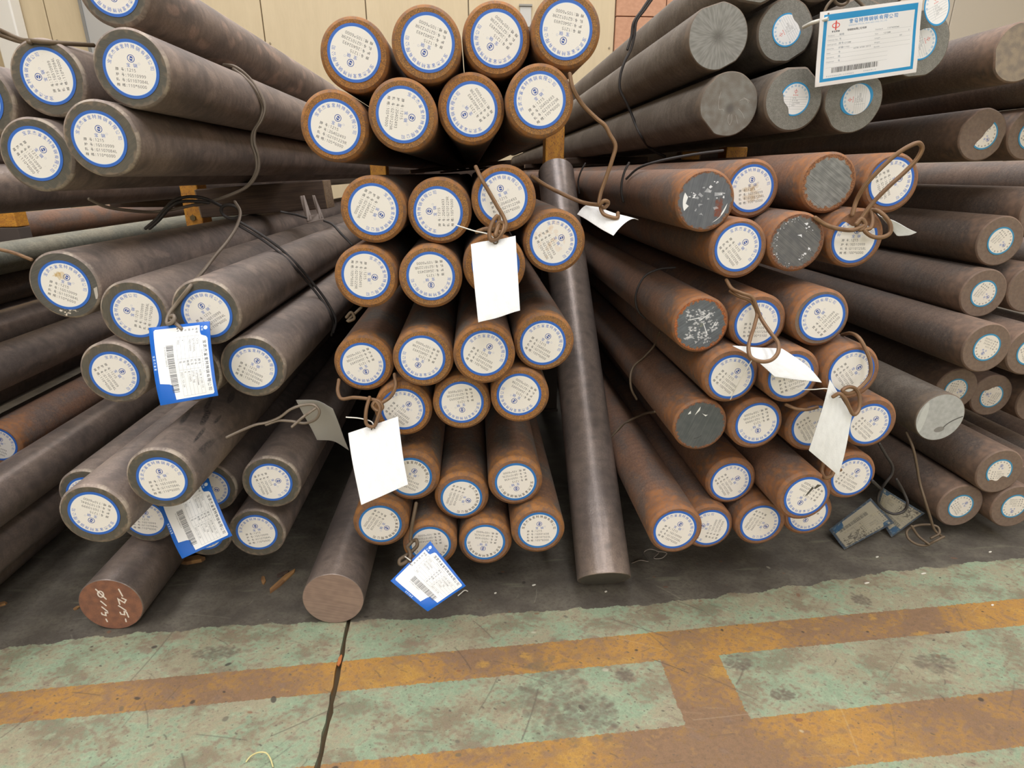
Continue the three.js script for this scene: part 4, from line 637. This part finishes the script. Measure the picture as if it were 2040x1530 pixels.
wire('doubled dark wire round the topmost dark-faced bundle', [wA, along(wA.slice(1, 15), -5, 3)], 0.0033, greyWire);
wire('tangle of black wire before the ochre post, above the middle dark-faced bundle', [[[290, 455, -1.36], [310, 438, -1.36], [330, 415, -1.36], [350, 398, -1.36], [380, 392, -1.37], [410, 396, -1.38], [440, 410, -1.4]], [[298, 455, -1.36], [318, 437, -1.36], [340, 412, -1.36], [360, 402, -1.36], [390, 401, -1.37], [415, 404, -1.38]], loopAt(460, 422, -1.38, 20, 13, 0.4, 6.2, 0.3)], 0.0035, blackWire);
wire('wire running from the tangle down to the bright blue-edged tag', [[[468, 402, -1.36], [478, 420, -1.34], [474, 445, -1.3], [455, 478, -1.24], [430, 508, -1.18], [405, 540, -1.1], [378, 572, -1.03], [352, 605, -0.965], [337, 626, -0.945], [333, 645, -0.935], [345, 640, -0.932], [348, 630, -0.935], [338, 632, -0.94], [362, 655, -0.934]]], 0.0032, greyWire);
const wH = [[479, 443, -1.31], [505, 458, -1.31], [530, 474, -1.31], [562, 498, -1.315], [590, 525, -1.32], [620, 560, -1.325], [645, 592, -1.33], [662, 620, -1.33], [669, 640, -1.33], [664, 662, -1.33]];
wire('doubled dark wire drawn over the middle dark-faced bundle', [wH, along(wH, -4, 6)], 0.003, blackWire);
wire('pair of dark wires behind the topmost dark-faced bars', [[[-10, 55, -1.1], [30, 74, -1.11], [70, 82, -1.12], [120, 86, -1.12], [186, 90, -1.12]], [[-10, 66, -1.1], [30, 80, -1.11], [60, 84, -1.12]]], 0.0034, ringMat);
wire('thin brown wire end at the chipped dark-faced bar', [[[-10, 495, -1.0], [25, 503, -0.995], [62, 517, -0.985]]], 0.003, rustyWire);
wire('crooked brown wire hanging from the topmost rusty bundle to the curled tag', [[[1135, 148, -0.985], [1141, 175, -0.98], [1158, 205, -0.985], [1188, 236, -0.99], [1205, 250, -0.99], [1215, 268, -0.99], [1226, 290, -0.99], [1219, 320, -0.99], [1208, 352, -0.99], [1196, 388, -0.99], [1194, 408, -0.985], [1203, 400, -0.98], [1212, 404, -0.985], [1204, 414, -0.985], [1197, 412, -0.99], [1202, 426, -0.98], [1215, 432, -0.975], [1230, 434, -0.972], [1231, 425, -0.975]], [[1060, 351, -1.02], [1085, 368, -1.03], [1120, 386, -1.03], [1160, 403, -1.02], [1196, 409, -0.99]]], 0.0033, rustyWire);
wire('brown wire hook holding the wrinkled blank white tag', [[[948, 333, -0.985], [960, 358, -0.962], [974, 382, -0.96], [990, 410, -0.958], [1003, 432, -0.955], [1008, 450, -0.95], [1000, 463, -0.947], [990, 458, -0.948], [993, 443, -0.95], [1003, 446, -0.953], [1001, 462, -0.945], [990, 476, -0.944], [978, 478, -0.94], [975, 462, -0.943], [983, 440, -0.948], [992, 430, -0.95], [994, 442, -0.951], [987, 468, -0.94]], [[950, 462, -0.965], [968, 456, -0.96], [990, 458, -0.955]]], 0.0034, rustyWire);
wire('brown wire sling holding the blank tag below the third rusty bundle', [[[675, 757, -1.0], [673, 780, -0.985], [680, 794, -0.975], [705, 792, -0.97], [735, 795, -0.965], [756, 800, -0.96], [762, 812, -0.958], [752, 818, -0.957], [742, 808, -0.958], [748, 800, -0.96], [757, 812, -0.955], [753, 832, -0.95], [744, 850, -0.947], [731, 846, -0.946], [729, 820, -0.95], [736, 792, -0.96]], [[786, 746, -0.99], [788, 770, -0.972], [778, 790, -0.966], [760, 803, -0.96]]], 0.0033, rustyWire);
wire('twisted grey wire loop through the grey back of the bent tag', [[[452, 871, -0.96], [480, 858, -0.97], [510, 846, -0.98], [530, 842, -0.985], [556, 832, -0.985], [580, 815, -0.985], [605, 807, -0.985], [626, 807, -0.98], [636, 818, -0.98], [630, 834, -0.982], [608, 843, -0.985], [580, 839, -0.985], [555, 838, -0.987], [530, 846, -0.985]], [[630, 812, -0.98], [605, 830, -0.975], [582, 850, -0.97]]], 0.0026, greyWire);
wire('rusty wire ring at the cornerwise printed tag', [[[829, 1003, -0.965], [823, 1035, -0.95], [819, 1062, -0.945], [819, 1078, -0.94], [829, 1076, -0.935], [831, 1086, -0.93], [822, 1097, -0.925], [810, 1106, -0.915], [796, 1116, -0.905], [797, 1124, -0.9], [808, 1120, -0.9], [817, 1110, -0.905], [816, 1098, -0.915], [812, 1090, -0.925], [820, 1080, -0.935]]], 0.0036, ringMat);
wire('dark doubled wire bent round the grey bars', [[[1303, -8], [1285, 18], [1268, 42], [1264, 70], [1257, 98], [1244, 124], [1236, 150], [1235, 178], [1248, 205], [1257, 225], [1265, 245], [1278, 272], [1296, 296], [1325, 312]].map(([u, v]) => [u, v, -1.76]), [[1298, -8], [1279, 20], [1262, 46], [1258, 72], [1250, 98]].map(([u, v]) => [u, v, -1.76])], 0.0038, blackWire);
wire('long hairpin of thick wire before the top row of the brown stack', [[[1698, 428, -0.985], [1706, 400, -0.975], [1722, 372, -0.965], [1750, 340, -0.955], [1785, 308, -0.945], [1812, 291, -0.94], [1830, 285, -0.94], [1837, 295, -0.942], [1828, 315, -0.945], [1805, 340, -0.95], [1770, 372, -0.955], [1738, 405, -0.96], [1718, 432, -0.962], [1707, 452, -0.96], [1715, 458, -0.955], [1724, 448, -0.955], [1716, 436, -0.958], [1706, 446, -0.958]], [[1624, 434, -0.975], [1645, 448, -0.965], [1672, 456, -0.96], [1700, 458, -0.957], [1720, 450, -0.955]], [[1736, 418, -0.975], [1738, 440, -0.962], [1733, 455, -0.955], [1722, 458, -0.953], [1735, 470, -0.95], [1755, 473, -0.948], [1772, 465, -0.948], [1774, 450, -0.95], [1764, 432, -0.955], [1748, 420, -0.965], [1736, 418, -0.975]]], 0.0036, rustyWire);
wire('teardrop-shaped wire loop hanging on the brown stack', [[[1447, 558, -0.975], [1458, 575, -0.955], [1478, 584, -0.935], [1498, 592, -0.93], [1507, 612, -0.928], [1516, 634, -0.925], [1533, 660, -0.9], [1550, 684, -0.87], [1549, 704, -0.852], [1535, 718, -0.845], [1514, 720, -0.845], [1496, 712, -0.85], [1491, 695, -0.862], [1496, 670, -0.885], [1504, 645, -0.92], [1508, 622, -0.93], [1496, 600, -0.935], [1472, 590, -0.945], [1455, 580, -0.96]]], 0.0032, rustyWire);
wire('bent wire with a double ring through the dented hanging tag', [[[1678, 667, -0.955], [1695, 664, -0.93], [1712, 674, -0.9], [1724, 695, -0.888], [1734, 722, -0.88], [1733, 748, -0.876], [1718, 768, -0.872], [1702, 780, -0.868], [1688, 784, -0.864], [1678, 778, -0.862], [1690, 771, -0.864], [1706, 776, -0.866], [1713, 795, -0.862], [1710, 818, -0.855], [1701, 826, -0.85], [1692, 812, -0.85], [1684, 795, -0.852], [1672, 784, -0.855], [1660, 790, -0.858]], [[1566, 806, -0.915], [1585, 814, -0.905], [1605, 816, -0.9], [1628, 811, -0.9]]], 0.0032, rustyWire);
wire('small rusty wire eye at the tip of the dented hanging tag', [[[1640, 922, -0.9], [1637, 940, -0.895], [1645, 952, -0.885], [1656, 948, -0.875], [1662, 938, -0.88], [1674, 936, -0.89]]], 0.0034, rustyWire);
wire('dark wire curling down to the fallen dirty tags', [[[1752, 884, -1.05], [1764, 905, -1.05], [1778, 930, -1.05], [1776, 945, -1.05], [1764, 962, -1.05], [1752, 980, -1.06], [1749, 1000, -1.06], [1762, 1016, -1.06], [1782, 1024, -1.05], [1802, 1017, -1.05], [1808, 1002, -1.05], [1800, 980, -1.06], [1786, 955, -1.06]], [[1738, 958, -1.08], [1756, 975, -1.08]]], 0.003, blackWire);
wire('long thin wire falling from the bright-ended bar into a coil on the floor', [[[1806, 862, -1.12], [1818, 890, -1.1], [1826, 925, -1.09], [1832, 960, -1.08], [1842, 995, -1.06], [1853, 1030, -1.05], [1862, 1056, -1.045], [1873, 1066, -1.04], [1880, 1070, -1.04]], [[1880, 1069, -1.03], [1862, 1078, -1.03], [1845, 1086, -1.035], [1826, 1084, -1.04], [1810, 1073, -1.05], [1806, 1060, -1.06], [1822, 1048, -1.07], [1848, 1045, -1.06], [1868, 1050, -1.05], [1871, 1062, -1.04], [1855, 1072, -1.04]], [[1816, 1048, -1.06], [1830, 1068, -1.05], [1850, 1084, -1.03]]], 0.0029, ringMat);
wire('thin dark wire round the smeared-end bar of the brown stack', [[[1345, 533], [1310, 537], [1285, 550], [1270, 575], [1266, 600], [1272, 620], [1285, 634]].map(([u, v]) => [u, v, -1.17])], 0.0022, blackWire);
wire('thin dark wire round the three-shards bar of the brown stack', [[[1314, 662, -1.2], [1302, 690, -1.2], [1282, 712, -1.2], [1264, 728, -1.2], [1256, 750, -1.18], [1258, 775, -1.17], [1268, 795, -1.17]]], 0.0026, ringMat);
wire('rusty wire over the foot bar of the brown stack', [[[1305, 820, -1.25], [1275, 828, -1.24], [1250, 840], [1232, 855], [1216, 872]]], 0.003, ringMat);
wire('dark wire round the shaft of the bar with white crescents', [[[1253, 325], [1245, 340], [1239, 362], [1238, 385], [1242, 402]].map(([u, v]) => [u, v, -1.32]), [[1440, 300, -1.2], [1380, 308, -1.22], [1310, 322, -1.26], [1270, 336, -1.3], [1248, 356, -1.32]], [[1166, 326], [1158, 340], [1152, 360], [1154, 385]].map(([u, v]) => [u, v, -1.83])], 0.0026, blackWire);
wire('thin wire dropping from the steel strap to the rusty stack', [[[646, 440, -1.35], [662, 447, -1.33], [680, 466, -1.3], [702, 488, -1.28]], [[560, 422, -1.5], [575, 425, -1.5], [590, 428, -1.48], [610, 434, -1.45]]], 0.0026, blackWire);
wire('short bent wire end beside the second rusty bundle', [[[690, 632, -1.02], [700, 622, -1.02], [706, 634, -1.02], [692, 640, -1.02], [720, 612, -1.03]]], 0.0026, ringMat);
wire('loose wire loop on top of the grey bars', [[[1640, 30, -1.19], [1648, 12, -1.19], [1662, -4, -1.19]], loopAt(1676, -2, -1.19, 14, 12, 0, 3.4), [[1700, -6, -1.19], [1718, 10, -1.19], [1728, 20, -1.18]]], 0.0028, ringMat);

// flat steel strap folded under the timber block
{
  const a = atZ(600, 392, -1.62), g = tag(group('steel_strap', a.toArray()), 'flat dark steel strap bent into a loop below the timber block', 'strap'), m = std({ color: 0x6a5c52, roughness: 0.55, metalness: 0.3 });
  for (const q of [[[597, 392], [607, 390], [623, 438], [611, 442]], [[621, 390], [628, 390], [645, 434], [636, 438]], [[611, 432], [642, 424], [646, 438], [613, 446]]]) mesh('band', sheetGeo(q.map(([u, v]) => atZ(u, v, -1.6 + (v - 390) * 0.0012).sub(a)), 0.002, 'u'), m, g);
}
// ---------------------------------------------------------------- litter on the floor
const chipMat = timberTone([172, 130, 80], [128, 92, 58]), paleChip = std({ color: 0xd8d2c4, roughness: 0.8 });
function chip(label, u0, v0, u1, v1, w, mat, name = 'wood_splinter', grp) {
  const a = onFloor(u0, v0), b = onFloor(u1, v1), L = a.distanceTo(b), sh = new THREE.Shape([new THREE.Vector2(-L / 2, -w * 0.2), new THREE.Vector2(-L * 0.2, -w / 2), new THREE.Vector2(L * 0.4, -w * 0.35), new THREE.Vector2(L / 2, 0), new THREE.Vector2(L * 0.2, w / 2), new THREE.Vector2(-L * 0.4, w * 0.4)]);
  const m = mesh(name, new THREE.ExtrudeGeometry(sh, { depth: w * 0.35, bevelEnabled: true, bevelSize: w * 0.06, bevelThickness: w * 0.06, bevelSegments: 1 }).rotateX(-Math.PI / 2), mat);
  m.position.copy(a.add(b).multiplyScalar(0.5)); m.position.y = w * 0.07; m.rotation.y = -Math.atan2(b.z - m.position.z, b.x - m.position.x); tag(m, label, 'splinter', grp);
}
chip('long brown wood splinter on the floor between the two loose bars', 537, 1182, 588, 1137, 0.012, chipMat); chip('short wood splinter lying across beside the long one', 552, 1150, 575, 1140, 0.01, darkTimber); chip('thin upright-lying splinter near the long one', 524, 1150, 526, 1165, 0.008, chipMat);
chip('broken wood splinter under the tilted blue tag', 362, 1122, 408, 1116, 0.02, chipMat); chip('orange splinter beside the numbered floor bar', 148, 1216, 158, 1209, 0.007, chipMat); chip('pale splinter at the foot of the neighbouring rack', -5, 1208, 14, 1203, 0.01, chipMat);
chip('sliver of rust-orange wood stuck in the floor joint', 674, 1328, 680, 1306, 0.006, std({ color: 0xb06a38, roughness: 0.8 }));
for (const [u, v, d] of [[1060, 1167, 9], [985, 1183, 5], [1205, 1180, 5], [1745, 1111, 6], [1722, 1163, 12], [1835, 1144, 12], [1970, 1101, 6], [1975, 1207, 5]]) chip('small pale paper scrap on the dark floor', u, v, u + d * 0.8, v - 2, 0.0032, paleChip, 'paper_scrap', 'pale scraps on the floor');
function curl(label, pts, r, mat) { const p = pts.map(([u, v, h]) => onFloor(u, v, h)), o = p[0].clone(); tag(mesh('metal_curl', new THREE.TubeGeometry(new THREE.CatmullRomCurve3(p.map((q) => q.clone().sub(o))), 60, r, 6), mat), label, 'swarf').position.copy(o); }
curl('thin curled strip of swarf on the floor by the foot of the brown stack', [[1258, 1122, 0.002], [1276, 1116, 0.002], [1292, 1118, 0.002], [1283, 1100, 0.004], [1295, 1094, 0.012], [1312, 1100, 0.01], [1302, 1112, 0.003], [1318, 1112, 0.006], [1328, 1102, 0.014], [1308, 1098, 0.02]], 0.0013, std({ color: 0x8a8074, roughness: 0.4, metalness: 0.6 }));
curl('pale yellow plastic ribbon curled on the green paint', [[490, 1518, 0.002], [498, 1508, 0.004], [515, 1499, 0.012], [530, 1500, 0.012], [538, 1510, 0.006], [544, 1528, 0.002]], 0.0011, std({ color: 0xcfc48a, roughness: 0.6 }));
curl('thin white ribbon beside the cornerwise printed tag', [[912, 1187, 0.002], [918, 1182, 0.004], [926, 1176, 0.006], [932, 1178, 0.002]], 0.0012, paleChip);

renderer.render(scene, camera);
